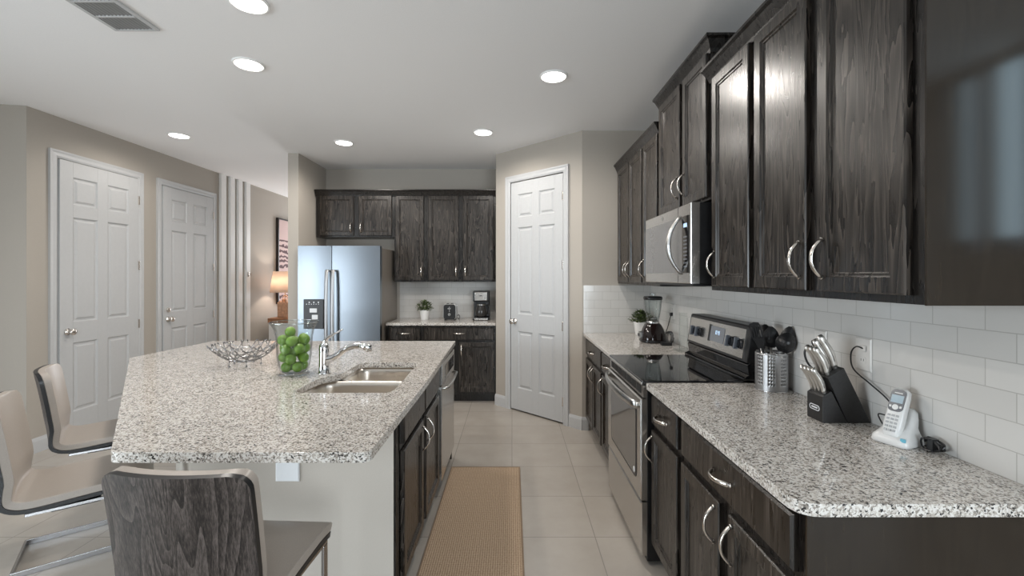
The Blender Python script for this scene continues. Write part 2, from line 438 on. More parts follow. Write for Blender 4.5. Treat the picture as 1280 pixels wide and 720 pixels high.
def copy_tree(o, parent=None):
    c = o.copy(); COL.objects.link(c)
    if parent: c.parent = parent
    for ch in list(o.children): copy_tree(ch, c)
    return c
def B(): return bmesh.new()

# ------------------------------------------------------------------ the room
CZ = 2.80; XL = -3.88; XR = 1.305; YP = 4.19; YB = 5.70
b = B(); bx(b, -5.3, -4.6, -0.1, 3.1, 9.2, 0.0); struct('floor', b, M['floor'])
b = B(); bx(b, -5.3, -4.6, CZ, 3.1, 9.2, CZ+0.1); struct('ceiling', b, M['ceil'])
b = B(); bx(b, XL-0.12, 3.58, 0, XL, 9.1, CZ); struct('wall_left', b, M['wall'])
b = B(); prism(b, [(XL, 3.58), (-5.2, 3.33), (-5.2, 3.578), (XL, 3.5805)], 0, CZ)
struct('wall_left_return', b, M['wall'])
def holed_wall(bm, F, u0, u1, holes, t):
    """wall in frame F from w=-t to 0 with rectangular openings (a, b, z0, z1)"""
    cur = u0
    for a, c, z0, z1 in sorted(holes):
        bx(bm, cur, -t, 0, a, 0, CZ, F)
        if z0 > 0: bx(bm, a, -t, 0, c, 0, z0, F)
        bx(bm, a, -t, z1, c, 0, CZ, F); cur = c
    bx(bm, cur, -t, 0, u1, 0, CZ, F)
def window(name, F, a, c, z0, z1, nm):
    b = B(); wd = 0.06
    bx(b, a, -0.08, z0, c, -0.02, z0+wd, F); bx(b, a, -0.08, z1-wd, c, -0.02, z1, F)
    for k in range(nm+1):
        u = a + (c-a-wd)*k/nm
        bx(b, u, -0.08, z0+wd, u+wd, -0.02, z1-wd, F)
    o = struct(name, b, M['white'], bevel=0.004)
    b = B()
    for k in range(nm):
        u = a + (c-a-wd)*k/nm
        bx(b, u+wd, -0.055, z0+wd, u+(c-a-wd)/nm, -0.049, z1-wd, F)
    obj('glass_pane', b, M['pane'], o)
Fr = frame((0, -4.5, 0), (1, 0, 0), (0, 1, 0))
b = B(); holed_wall(b, Fr, -5.3, 3.1, [(0.6, 2.9, 0.3, 2.6)], 0.1); struct('wall_rear', b, M['rear_dark']); window('window_1', Fr, 0.6, 2.9, 0.3, 2.6, 4)
Fl = frame((-5.2, 0, 0), (0, 1, 0), (1, 0, 0))
b = B(); holed_wall(b, Fl, -4.5, 3.5, [(-2.0, 0.8, 0.15, 2.5)], 0.1); struct('wall_dining', b, M['wall']); window('window_2', Fl, -2.0, 0.8, 0.15, 2.5, 3)
Fq = frame((3.0, 0, 0), (0, 1, 0), (-1, 0, 0))
b = B(); holed_wall(b, Fq, -4.5, 1.165, [(-3.3, -1.2, 0.15, 2.5), (-0.9, -0.72, 1.6, 2.75), (-0.64, -0.45, 1.6, 2.75)], 0.1); struct('wall_right_rear', b, M['wall']); window('window_3', Fq, -3.3, -1.2, 0.15, 2.5, 3)
b = B(); bx(b, XR, 1.045, 0, XR+0.12, 5.9, CZ); struct('wall_right', b, M['wall'])
b = B(); bx(b, XR+0.12, 1.045, 0, 3.0, 1.165, CZ); struct('wall_right_return', b, M['wall'])
b = B(); bx(b, -2.365, YB, 0, XR, YB+0.12, CZ); struct('wall_back', b, M['wall'])
b = B(); bx(b, -2.48, 4.96, 0, -2.365, 9.0, CZ); struct('wall_partition', b, M['wall'])
Fh = frame((0, 9.0, 0), (1, 0, 0), (0, -1, 0))
b = B(); holed_wall(b, Fh, XL-0.12, -2.365, [(-3.75, -2.6, 0.4, 2.4)], 0.1); struct('wall_hall_end', b, M['wall']); window('hall_fill_window', Fh, -3.75, -2.6, 0.4, 2.4, 2)  # window opening added out of view, to go with the hall fill light
# pantry: a 45 degree wall with its door, between a short return and the cooking wall
PA, PB = V((0.655, YP, 0)), V((-0.18, 5.02, 0))
pu = (PB-PA).normalized(); pw = V((-pu.y, pu.x, 0)); pw = pw if pw.y < 0 else -pw
PL = (PB-PA).length
FP = frame(PA, pu, pw)
pd0, pd1 = 0.225, 0.935                                # door slab along the wall
b = B(); holed_wall(b, FP, 0.0, PL, [(pd0-0.012, pd1+0.012, 0, 2.452)], 0.10); struct('wall_pantry', b, M['wall'])
b = B(); bx(b, -0.18, 5.02, 0, -0.08, YB, CZ); struct('wall_pantry_side', b, M['wall'])
b = B(); bx(b, 0.655, YP, 0, XR, YP+0.1, CZ); struct('wall_pantry_front', b, M['wall'])

def six_panel(F, u0, u1, z0, z1, w0, t):
    """moulded six-panel door slab between w0 and w0+t"""
    b = B(); W = u1-u0; H = z1-z0; st = 0.145*W; md = 0.13*W
    pwid = (W-2*st-md)/2
    rows = [(0.095, 0.345), (0.42, 0.80), (0.845, 0.945)]
    bx(b, u0, w0, z0, u1, w0+t*0.45, z1, F)
    ft = w0+t
    for a, c in ((0, st), (st+pwid, st+pwid+md), (W-st, W)):
        bx(b, u0+a, w0+t*0.4, z0, u0+c, ft, z1, F)
    zs = [0] + [q for r in rows for q in r] + [1]
    for k in range(0, len(zs), 2):
        for a in (st, st+pwid+md):
            bx(b, u0+a, w0+t*0.4, z0+zs[k]*H, u0+a+pwid, ft, z0+zs[k+1]*H, F)
    for a in (st, st+pwid+md):
        for r0, r1 in rows:
            rects(b, u0+a, u0+a+pwid, z0+r0*H, z0+r1*H,
                  [(0, ft), (0.010, ft-0.012), (0.022, ft-0.012), (0.038, ft-0.002)], F, False, True)
    return b
def casing(F, u0, u1, z1, cw, t, left=True, right=True):
    b = B()
    prof = [(0, 0.0), (0, 0.55), (0.25, 0.95), (0.6, 0.8), (0.85, 1.0), (1, 1.0), (1, 0)]
    def bar(pa, pb):                                  # pa, pb: outline start/end pairs (inner, outer)
        l0 = [F @ V((pa[0][0]+(pa[1][0]-pa[0][0])*q, t*h, pa[0][1]+(pa[1][1]-pa[0][1])*q)) for q, h in prof]
        l1 = [F @ V((pb[0][0]+(pb[1][0]-pb[0][0])*q, t*h, pb[0][1]+(pb[1][1]-pb[0][1])*q)) for q, h in prof]
        loft(b, [l0, l1])
    bar(((u0, 0), (u0-cw, 0)), ((u0, z1), (u0-cw, z1+cw)))
    bar(((u0, z1), (u0-cw, z1+cw)), ((u1, z1), (u1+cw, z1+cw)))
    bar(((u1, z1), (u1+cw, z1+cw)), ((u1, 0), (u1+cw, 0)))
    return b
def room_door(n, F, u0, u1, hinge_u, knob_u, w0, jamb=False):
    zt = 2.44
    d = struct('door_%d' % n, six_panel(F, u0, u1, 0.016, zt, w0, 0.022), M['white'], bevel=0.0015)
    b = casing(F, u0-0.008, u1+0.008, zt+0.008, 0.066, 0.02)
    obj('casing', b, M['white'], d)
    for z in (0.22, 0.95, 1.55, 2.22):
        b = B(); bx(b, hinge_u-0.008, w0+0.016, z-0.045, hinge_u+0.008, w0+0.03, z+0.045, F); obj('hinge', b, M['nickel'], d, bevel=0.003)
    b = B(); q = F @ Matrix.Translation((knob_u, w0+0.022, 0.955)) @ Matrix.Rotation(-PI/2, 4, 'X')
    lathe(b, [(0.030, 0), (0.031, 0.006), (0.012, 0.010), (0.011, 0.028), (0.024, 0.036), (0.030, 0.048), (0.027, 0.060), (0.012, 0.066)], 20, F=q)
    obj('knob', b, M['nickel'], d, smooth=True)
    return d
FLW = frame((XL, 0, 0), (0, 1, 0), (1, 0, 0))
room_door(1, FLW, 3.746+0.075, 4.70-0.075, 4.70-0.073, 3.746+0.14, 0.002)
d2 = room_door(2, FLW, 4.883+0.075, 5.857-0.075, 5.857-0.073, 4.883+0.14, 0.002)
b = B(); lathe(b, [(0.028, 0), (0.028, 0.010), (0.022, 0.016), (0.010, 0.018)], 20, F=FLW @ Matrix.Translation((4.883+0.14, 0.024, 1.06)) @ Matrix.Rotation(-PI/2, 4, 'X')); obj('deadbolt', b, M['nickel'], d2)
room_door(3, FP, pd0, pd1, pd0-0.002, pd1-0.06, -0.018)

def baseboard(name, F, u0, u1):
    b = B(); loft(b, [[F @ V((u, wv, z)) for wv, z in ((0, 0), (0.014, 0), (0.014, 0.095), (0.010, 0.110), (0.006, 0.122), (0, 0.122))] for u in (u0, u1)])
    struct(name, b, M['white'])
baseboard('baseboard_left', FLW, 3.58, 3.745); baseboard('baseboard_left_middle', FLW, 4.702, 4.882)
baseboard('baseboard_left_far', FLW, 6.6, 9.0)
dl = V((-5.2-XL, 3.33-3.58, 0)); baseboard('baseboard_left_return', frame((XL, 3.58, 0), dl, (dl.y, -dl.x, 0) if -dl.x < 0 else (-dl.y, dl.x, 0)), 0.0, dl.length)
baseboard('baseboard_pantry_right', FP, -0.005, pd0-0.075); baseboard('baseboard_pantry_left', FP, pd1+0.075, PL+0.005)
baseboard('baseboard_pantry_front', frame((0.655, YP, 0), (1, 0, 0), (0, -1, 0)), 0.0, 0.06)
baseboard('baseboard_partition', frame((-2.48, 4.96, 0), (1, 0, 0), (0, -1, 0)), 0, 0.115)
# floor-to-ceiling white slats on the left wall
for k, (y0, y1) in enumerate(((5.93, 6.045), (6.125, 6.235), (6.305, 6.41), (6.49, 6.60))):
    b = B(); bx(b, XL, y0, 0, XL+0.035, y1-0.012, CZ); struct('trim_%d' % (k+1), b, M['gloss'], bevel=0.004)
# subway tile backsplashes
b = B(); bx(b, XR-0.008, 1.045, 0.90, XR, YP, 1.40); struct('trim_5', b, M['tile_y'])
b = B(); bx(b, 0.668, YP-0.008, 0.90, XR-0.008, YP, 1.352); struct('trim_6', b, M['tile_x'])
b = B(); bx(b, -1.425, YB-0.008, 0.90, -0.18, YB, 1.375); struct('trim_7', b, M['tile_x'])

# ------------------------------------------------------------------ cabinets
def pull_bm(F, u, v, horiz=False, L=0.118, proj=0.032):
    b = B(); n = 14; pts = []; rr = []
    for i in range(n+1):
        s = -1+2*i/n; a = s*L/2; wv = 0.004+proj*(1-abs(s)**2.3)
        pts.append(F @ V((u+a, wv, v))) if horiz else pts.append(F @ V((u, wv, v+a)))
        rr.append(0.0074+0.0015*abs(s)**3)
    side = (F.to_3x3() @ V((0, 0, 1))) if horiz else (F.to_3x3() @ V((1, 0, 0)))
    tube(b, pts, rr, 8, side, 0.6)
    for s in (-1, 1):
        p = F @ (V((u+s*L/2, 0, v)) if horiz else V((u, 0, v+s*L/2))); q = F @ (V((u+s*L/2, 0.007, v)) if horiz else V((u, 0.007, v+s*L/2)))
        cyl(b, p, q, 0.008, 0.007, 10)
    return b
def front(F, parent, kind, u0, u1, v0, v1, pull=None, t=0.019):
    b = B()
    if kind == 'door':
        f = min(0.056, (u1-u0)*0.2)
        rects(b, u0, u1, v0, v1, [(0, 0), (0, t-0.004), (0.004, t), (f-0.012, t), (f-0.007, t-0.006), (f-0.001, t-0.006), (f+0.003, t-0.011)], F)
    else:
        rects(b, u0, u1, v0, v1, [(0, 0), (0, t-0.006), (0.007, t)], F)
    d = obj('door' if kind == 'door' else 'drawer', b, M['wood_lit'], parent)
    if pull:
        h, pu_, pv_ = pull
        obj('handle', pull_bm(F @ Matrix.Translation((0, t, 0)), pu_, pv_, h == 'h'), M['nickel'], d, smooth=True)
    return d
def cabinet(label, F, u0, u1, z0, z1, depth, fronts, toe=0.0, group=None, hollow=False, name='kitchen_cabinet', endmat=None):
    c = F @ V(((u0+u1)/2, -depth/2, z0 if not toe else 0))
    r = thing(name, label, 'cabinet', c, 0, group)
    b = B()
    zb = toe
    if hollow:
        bx(b, u0, -depth, zb, u0+0.018, 0, z1, F); bx(b, u1-0.018, -depth, zb, u1, 0, z1, F)
        bx(b, u0, -depth, zb, u1, 0, zb+0.018, F); bx(b, u0, -depth, zb, u1, -depth+0.01, z1, F)
        bx(b, u0, -0.018, z1-0.19, u1, 0, z1, F); bx(b, (u0+u1)/2-0.02, -0.018, zb, (u0+u1)/2+0.02, 0, z1, F)
    else:
        bx(b, u0, -depth, max(z0, zb), u1, 0, z1, F)
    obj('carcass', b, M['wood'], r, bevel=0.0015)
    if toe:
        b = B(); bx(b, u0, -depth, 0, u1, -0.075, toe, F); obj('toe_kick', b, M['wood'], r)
    for f in fronts: front(F, r, *f)
    return r
g = 0.004
FRU = frame((0.989, 0, 0), (0, 1, 0), (-1, 0, 0)); DU = XR-0.009-0.989
UZ0, UZ1 = 1.37, 2.42
pv = UZ0+0.125
# uppers on the cooking wall, from the near end
cu1 = cabinet('two-door dark wall cabinet at the near right end, above the cordless phone', FRU, 1.072, 1.822, UZ0, UZ1, DU,
    [('door', 1.106, 1.428, UZ0+0.022, UZ1-0.02, ('v', 1.400, pv)), ('door', 1.482, 1.800, UZ0+0.022, UZ1-0.02, ('v', 1.512, pv))], group='dark wall cabinets on the cooking wall')
b = B(); bx(b, 0.987, 1.066, UZ0-0.001, XR-0.009, 1.0715, UZ1); o = obj('end_panel', b, M['endp'], cu1); 
cabinet('single-door dark wall cabinet beside the microwave, above the utensil crock', FRU, 1.824, 2.219, UZ0, UZ1, DU,
    [('door', 1.842, 2.180, UZ0+0.022, UZ1-0.02, ('v', 2.148, pv))], group='dark wall cabinets on the cooking wall')
cabinet('short raised dark two-door cabinet directly above the microwave', FRU, 2.221, 2.989, 1.822, 2.575, DU,
    [('door', 2.242, 2.556, 1.836, 2.555, ('v', 2.530, 1.955)), ('door', 2.600, 2.965, 1.836, 2.555, ('v', 2.632, 1.955))], group='dark wall cabinets on the cooking wall')
cabinet('single-door dark wall cabinet on the far side of the microwave', FRU, 2.991, 3.352, UZ0, UZ1, DU,
    [('door', 3.010, 3.335, UZ0+0.022, UZ1-0.02, ('v', 3.305, pv))], group='dark wall cabinets on the cooking wall')
cabinet('narrow two-door dark wall cabinet at the far end, above the blender', FRU, 3.354, 4.180, UZ0, UZ1, DU,
    [('door', 3.375, 3.730, UZ0+0.022, UZ1-0.02, ('v', 3.700, pv)), ('door', 3.752, 4.120, UZ0+0.022, UZ1-0.02, ('v', 3.785, pv))], group='dark wall cabinets on the cooking wall')
def crown(label, F, u0, u1, z, depth, ends):
    prof = [(0, -0.028), (0.006, -0.028), (0.012, -0.010), (0.030, 0.030), (0.040, 0.040), (0.040, 0.052), (0, 0.052)]
    b = B(); loops = []
    def at(u, ins_sign, wv, zz): return F @ V((u, wv, z+zz))
    # front run with its end returns (mitred)
    path = []
    l0 = [F @ V((u0-(q if ends[0] else 0), q+0.0005, z+h)) for q, h in prof]; l1 = [F @ V((u1+(q if ends[1] else 0), q+0.0005, z+h)) for q, h in prof]
    seq = [l0, l1]
    if ends[0]: seq.insert(0, [F @ V((u0-q-0.0005, -depth, z+h)) for q, h in prof])
    if ends[1]: seq.append([F @ V((u1+q+0.0005, -depth, z+h)) for q, h in prof])
    loft(b, seq); c = F @ V(((u0+u1)/2, 0, z-0.028))
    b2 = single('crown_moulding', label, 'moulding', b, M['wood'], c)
crown('dark crown moulding on the nearest run of right wall cabinets', FRU, 1.066, 2.219, UZ1+0.001, DU, (True, True))
crown('raised dark crown moulding on the cabinet above the microwave', FRU, 2.222, 2.988, 2.575, DU, (True, True))
crown('dark crown moulding on the far run of right wall cabinets by the pantry', FRU, 2.993, 4.178, UZ1+0.001, DU, (False, False))
# bases on the cooking wall
FRB = frame((0.704, 0, 0), (0, 1, 0), (-1, 0, 0)); DB = XR-0.012-0.704; BZ = 0.878
rb1 = cabinet('two-door dark base cabinet with one wide drawer at the near right end', FRB, 1.072, 1.838, 0, BZ, DB,
    [('drawer', 1.098, 1.820, 0.715, 0.855, ('h', 1.459, 0.785)), ('door', 1.098, 1.424, 0.125, 0.685, ('v', 1.397, 0.60)), ('door', 1.488, 1.820, 0.125, 0.685, ('v', 1.517, 0.60))], toe=0.1, group='dark base cabinets on the cooking wall')
b = B(); bx(b, 0.702, 1.066, 0.0, XR-0.012, 1.0715, BZ); obj('end_panel', b, M['endp'], rb1)
cabinet('narrow dark base cabinet with one drawer and one door, nearside of the range', FRB, 1.840, 2.219, 0, BZ, DB,
    [('drawer', 1.868, 2.206, 0.715, 0.855, ('h', 2.035, 0.785)), ('door', 1.868, 2.206, 0.125, 0.685, ('v', 2.190, 0.595))], toe=0.1, group='dark base cabinets on the cooking wall')
cabinet('narrow dark base cabinet on the far side of the range', FRB, 2.993, 3.440, 0, BZ, DB,
    [('drawer', 3.020, 3.425, 0.715, 0.855, ('h', 3.222, 0.785)), ('door', 3.020, 3.425, 0.125, 0.685, ('v', 3.400, 0.60))], toe=0.1, group='dark base cabinets on the cooking wall')
cabinet('two-door dark base cabinet at the far end against the pantry wall', FRB, 3.442, 4.178, 0, BZ, DB,
    [('drawer', 3.468, 4.165, 0.715, 0.855, ('h', 3.81, 0.785)), ('door', 3.468, 3.800, 0.125, 0.685, ('v', 3.775, 0.60)), ('door', 3.820, 4.165, 0.125, 0.685, ('v', 3.848, 0.60))], toe=0.1, group='dark base cabinets on the cooking wall')
# nook at the back: wall cabinets, over-fridge cabinet, base
FBU = frame((0, 5.375, 0), (1, 0, 0), (0, -1, 0)); DBU = YB-0.009-5.375
cabinet('short two-door dark cabinet above the refrigerator', FBU, -2.345, -1.412, 1.905, UZ1, DBU,
    [('door', -2.300, -1.895, 1.925, UZ1-0.02, ('v', -1.925, 2.02)), ('door', -1.835, -1.440, 1.925, UZ1-0.02, ('v', -1.805, 2.02))], group='dark wall cabinets on the back wall')
cabinet('tall single-door dark wall cabinet right beside the over-fridge cabinet, back wall', FBU, -1.410, -1.030, UZ0, UZ1, DBU,
    [('door', -1.392, -1.056, UZ0+0.022, UZ1-0.02, ('v', -1.082, 1.495))], group='dark wall cabinets on the back wall')
cabinet('tall two-door dark wall cabinet above the coffee maker, against the pantry wall', FBU, -1.028, -0.186, UZ0, UZ1, DBU,
    [('door', -1.003, -0.640, UZ0+0.022, UZ1-0.02, ('v', -0.668, 1.495)), ('door', -0.585, -0.225, UZ0+0.022, UZ1-0.02, ('v', -0.557, 1.495))], group='dark wall cabinets on the back wall')
crown('dark crown moulding along the back wall cabinets', FBU, -2.355, -0.186, UZ1+0.001, DBU, (False, False))
FBB = frame((0, 5.09, 0), (1, 0, 0), (0, -1, 0)); DBB = YB-0.012-5.09
cabinet('narrow dark base cabinet beside the refrigerator, one drawer and door', FBB, -1.415, -1.022, 0, BZ, DBB,
    [('drawer', -1.395, -1.045, 0.715, 0.855, ('h', -1.22, 0.79)), ('door', -1.395, -1.045, 0.125, 0.685, ('v', -1.072, 0.60))], toe=0.1, group='dark base cabinets on the back wall')
cabinet('wide dark base cabinet with one drawer below the coffee maker', FBB, -1.020, -0.186, 0, BZ, DBB,
    [('drawer', -0.998, -0.205, 0.715, 0.855, ('h', -0.60, 0.79)), ('door', -0.998, -0.660, 0.125, 0.685, ('v', -0.69, 0.60)), ('door', -0.600, -0.205, 0.125, 0.685, ('v', -0.572, 0.60))], toe=0.1, group='dark base cabinets on the back wall')

# ------------------------------------------------------------------ worktops
def worktop(name, label, poly, hole=None, zt=0.91, th=0.031, base=None):
    b = B()
    def addloop(pts):
        vs = [b.verts.new((p[0], p[1], zt)) for p in pts]
        return [b.edges.new((vs[i], vs[(i+1) % len(vs)])) for i in range(len(vs))]
    ed = addloop(poly)
    if hole: ed += addloop(hole)
    bmesh.ops.triangle_fill(b, use_beauty=True, edges=ed)
    r = bmesh.ops.extrude_face_region(b, geom=b.faces[:])
    bmesh.ops.translate(b, verts=[v for v in r['geom'] if isinstance(v, bmesh.types.BMVert)], vec=(0, 0, -th))
    cx = sum(p[0] for p in poly)/len(poly); cy = sum(p[1] for p in poly)/len(poly)
    return single(name, label, 'countertop', b, M['granite'], (cx, cy, zt-th), bevel=0.007, bseg=3)
def rounded(poly, radii, n=6):
    out = []; N = len(poly)
    for i, p in enumerate(poly):
        r = radii.get(i, 0); p = V(p)
        if not r: out.append(tuple(p)); continue
        a = (V(poly[i-1])-p).normalized(); c = (V(poly[(i+1) % N])-p).normalized()
        for k in range(n+1):
            t = k/n; out.append(tuple((p+a*r)*(1-t)**2 + p*2*t*(1-t) + (p+c*r)*t**2))
    return out
worktop('granite_countertop', 'speckled granite countertop at the near right, holding the knife block and phone',
        rounded([(0.665, 1.040), (XR-0.009, 1.040), (XR-0.009, 2.221), (0.665, 2.221)], {0: 0.06}))
worktop('granite_countertop', 'speckled granite countertop beyond the range, holding the blender',
        [(0.665, 2.991), (XR-0.009, 2.991), (XR-0.009, YP-0.009), (0.665, YP-0.009)])
worktop('granite_countertop', 'small speckled granite countertop on the back wall beside the refrigerator',
        [(-1.425, 5.055), (-0.184, 5.055), (-0.184, YB-0.009), (-1.425, YB-0.009)])
hole = [(-0.575, 2.032), (-0.556, 2.050), (-0.548, 2.085), (-0.550, 2.22), (-0.560, 2.45), (-0.564, 2.67), (-0.572, 2.715), (-0.60, 2.738),
        (-0.88, 2.740), (-0.910, 2.730), (-0.922, 2.70), (-0.923, 2.50), (-0.926, 2.42), (-0.945, 2.378), (-0.978, 2.345), (-0.997, 2.30),
        (-1.003, 2.20), (-1.000, 2.10), (-0.990, 2.055), (-0.962, 2.033)]
ISL = [(-1.205, 1.345), (-0.428, 1.345), (-0.428, 2.20), (-0.462, 3.655), (-2.435, 3.655), (-2.475, 2.900)]
worktop('island_countertop', 'large granite island countertop with an angled seating side and a double sink', rounded(ISL, {0: 0.02, 1: 0.03, 5: 0.03}), hole)
# island: knee wall and cabinets
for nm, poly in (('wall_island_front', [(-0.492, 1.86), (-1.335, 1.86), (-1.32, 1.895), (-0.492, 1.895)]),
                 ('wall_island_angled', [(-1.335, 1.86), (-2.09, 2.785), (-2.06, 2.80), (-1.32, 1.895)]),
                 ('wall_island_left', [(-2.09, 2.785), (-2.09, 3.575), (-2.06, 3.575), (-2.06, 2.80)]),
                 ('wall_island_back', [(-2.06, 3.55), (-2.06, 3.575), (-0.50, 3.575), (-0.50, 3.55)])):
    b = B(); prism(b, poly, 0, 0.878); struct(nm, b, M['wall'])
FI = frame((-0.482, 0, 0), (0, 1, 0), (1, 0, 0))
ic = cabinet('dark sink cabinet with two doors on the aisle side of the island', FI, 1.90, 2.900, 0, 0.8785, 0.60,
    [('drawer', 1.935, 2.385, 0.715, 0.855), ('drawer', 2.405, 2.870, 0.715, 0.855),
     ('door', 1.935, 2.350, 0.125, 0.685, ('v', 2.322, 0.60)), ('door', 2.425, 2.855, 0.125, 0.685, ('v', 2.455, 0.60))], toe=0.1, hollow=True)
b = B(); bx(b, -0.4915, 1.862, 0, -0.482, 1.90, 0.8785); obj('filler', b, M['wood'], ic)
b = B(); bx(b, -1.08, 3.522, 0, -0.475, 3.545, 0.8785)
single('end_panel', 'dark end panel of the island beyond the dishwasher', 'panel', b, M['endp'], (-0.78, 3.53, 0))
dw = thing('dishwasher', 'stainless steel dishwasher built into the island', 'dishwasher', (-0.77, 3.21, 0))
b = B(); bx(b, -1.07, 2.908, 0.1, -0.485, 3.516, 0.872); obj('tub', b, M['black'], dw)
b = B(); bx(b, -1.07, 2.908, 0, -0.55, 3.516, 0.1); obj('toe_kick', b, M['black'], dw)
b = B(); bx(b, -0.485, 2.912, 0.105, -0.455, 3.512, 0.72); obj('door', b, M['steelh'], dw, bevel=0.004)
b = B(); bx(b, -0.485, 2.912, 0.725, -0.452, 3.512, 0.868); cp = obj('control_panel', b, M['steelh'], dw, bevel=0.004)
b = B(); bx(b, -0.452, 3.02, 0.755, -0.450, 3.46, 0.835); obj('keypad', b, M['blackgl'], cp)
b = B(); tube(b, [(-0.455, 2.95, 0.70), (-0.425, 2.97, 0.70), (-0.418, 3.21, 0.70), (-0.425, 3.45, 0.70), (-0.455, 3.47, 0.70)], 0.009, 8); obj('handle', b, M['steel'], dw, smooth=True)
b = B(); bx(b, -0.556, 2.62, 0.012, -0.545, 2.86, 0.092)
for k in range(8): bx(b, -0.545, 2.64+k*0.027, 0.022, -0.541, 2.655+k*0.027, 0.082)
single('floor_register', 'small dark air register in the toe kick of the island', 'vent', b, M['grate'], (-0.55, 2.74, 0.012))
# blank outlet plate on the knee wall
def plate_thing(label, F, u, v, mat, wdt=0.072, hgt=0.118, group=None, sockets=True, name='wall_outlet'):
    c = F @ V((u, 0.001, v)); r = thing(name, label, 'outlet', c, 0, group)
    b = B(); rects(b, u-wdt/2, u+wdt/2, v-hgt/2, v+hgt/2, [(0, 0.0005), (0, 0.004), (0.004, 0.007)], F); obj('cover_plate', b, mat, r)
    if sockets:
        for s in (-1, 1):
            b = B(); loft(b, [[F @ V((u+x, wv, v+s*0.021+z)) for x, z in rrect(-0.016, 0.016, -0.013, 0.013, 0.009, 4)] for wv in (0.006, 0.0085)])
            k = obj('socket', b, mat, r)
            b = B()
            for x in (-0.006, 0.006): bx(b, u+x-0.001, 0.0085, v+s*0.021-0.003, u+x+0.001, 0.0088, v+s*0.021+0.005, F)
            obj('slot', b, M['darkin'], k)
    return r
plate_thing('white wall plate on the beige island knee wall, tucked under the overhang', frame((0, 1.86, 0), (1, 0, 0), (0, -1, 0)), -0.930, 0.648, M['plate'], 0.098, 0.118, sockets=False)
FW = frame((XR-0.008, 0, 0), (0, 1, 0), (-1, 0, 0))
plate_thing('outlet plate on the tiled wall above the cordless phone, with a black cord plugged in', FW, 1.648, 1.152, M['tileplate'], 0.075, 0.12)
plate_thing('outlet plate on the tiled wall behind the knife block', FW, 1.877, 1.152, M['tileplate'], 0.072, 0.12)
plate_thing('outlet plate on the tiled wall behind the blender', FW, 3.60, 1.155, M['tileplate'], 0.08, 0.12)

# ------------------------------------------------------------------ refrigerator
fr = thing('refrigerator', 'stainless side-by-side refrigerator with a black ice dispenser', 'refrigerator', (-1.90, 5.30, 0))
fx0, fx1, fs = -2.353, -1.450, -1.98          # left edge, right edge, split between the doors
b = B(); bx(b, fx0+0.005, 5.00, 0.03, fx1-0.004, 5.66, 1.752); obj('case', b, M['fridgeside'], fr, bevel=0.004)
b = B(); bx(b, fx0+0.03, 4.98, 0.0, fx1-0.03, 5.6, 0.06); obj('base_grille', b, M['black'], fr)
def fdoor(x0, x1):
    b = B(); n = 10
    poly = [(x0, 4.995)] + [(x0+(x1-x0)*i/n, 4.923-0.004*math.sin(PI*i/n)) for i in range(n+1)] + [(x1, 4.995)]
    prism(b, poly, 0.065, 1.772); o = obj('door', b, M['fridge'], fr); auto(o, 30); return o
dL = fdoor(fx0, fs-0.004); dR = fdoor(fs+0.004, fx1)
for d, x in ((dL, fs-0.034), (dR, fs+0.034)):
    b = B(); pts = bez([(x, 4.915, 0.60), (x, 4.862, 0.65), (x, 4.845, 1.05), (x, 4.862, 1.46), (x, 4.915, 1.50)], 8)
    tube(b, pts, 0.019, 10, (1, 0, 0), 0.4); obj('handle', b, M['satin'], d, smooth=True)
b = B(); bx(b, -2.285, 4.905, 0.86, -2.065, 4.925, 1.185)
dp = obj('dispenser', b, M['black'], dL, bevel=0.006)
for q in ((-2.215, 1.04, -2.135, 1.085), (-2.19, 0.965, -2.125, 1.015)):
    b = B(); bx(b, q[0], 4.900, q[1], q[2], 4.9055, q[3]); obj('dispenser_paddle', b, M['plate'], dp, bevel=0.002)
b = B()
for k in range(3): bx(b, -2.225+k*0.05, 4.902, 1.145, -2.213+k*0.05, 4.9055, 1.158)
for k in range(6): bx(b, -2.252+k*0.026, 4.902, 1.128, -2.244+k*0.026, 4.9055, 1.135)
obj('indicator_lights', b, M['plate'], dp)

# ------------------------------------------------------------------ range
ra = thing('range', 'stainless electric range with a black glass cooktop between the two counters', 'stove', (0.95, 2.605, 0))
y0, y1 = 2.227, 2.985
b = B(); bx(b, 0.672, y0, 0.02, 1.28, y1, 0.893); obj('body', b, M['black'], ra, bevel=0.003)
b = B(); bx(b, 0.648, y0, 0.893, 1.165, y1, 0.917); obj('cooktop', b, M['blackgl'], ra, bevel=0.006, bseg=3)
b = B(); tube(b, [(0.646, y0+0.004, 0.905), (0.646, y1-0.004, 0.905)], 0.005, 8); obj('cooktop_trim', b, M['steel'], ra)
b = B(); bx(b, 0.655, y0+0.006, 0.833, 0.672, y1-0.006, 0.893); vt = obj('vent_panel', b, M['steelh'], ra)
b = B()
for k in range(7):
    c = y0+0.09+k*0.098; bx(b, 0.6535, c-0.041, 0.846, 0.656, c+0.041, 0.884)
obj('vent_slots', b, M['darkin'], vt)
b = B(); rects(b, y0+0.004, y1-0.004, 0.322, 0.826, [(0, 0), (0, 0.026), (0.006, 0.032)], frame((0.672, 0, 0), (0, 1, 0), (-1, 0, 0))); od = obj('oven_door', b, M['steelh'], ra)
b = B(); FO = frame((0.640, 0, 0), (0, 1, 0), (-1, 0, 0)); loft(b, [[FO @ V((u, wv, v)) for u, v in rrect(2.312, 2.870, 0.41, 0.765, 0.03, 5)] for wv in (0.0005, 0.003)])
obj('oven_window', b, M['ovenglass'], od)
b = B(); loft(b, [[FO @ V((u, wv, v)) for u, v in rrect(2.30, 2.882, 0.398, 0.777, 0.035, 5)] for wv in (0.0002, 0.0018)]); obj('window_rim', b, M['black'], od)
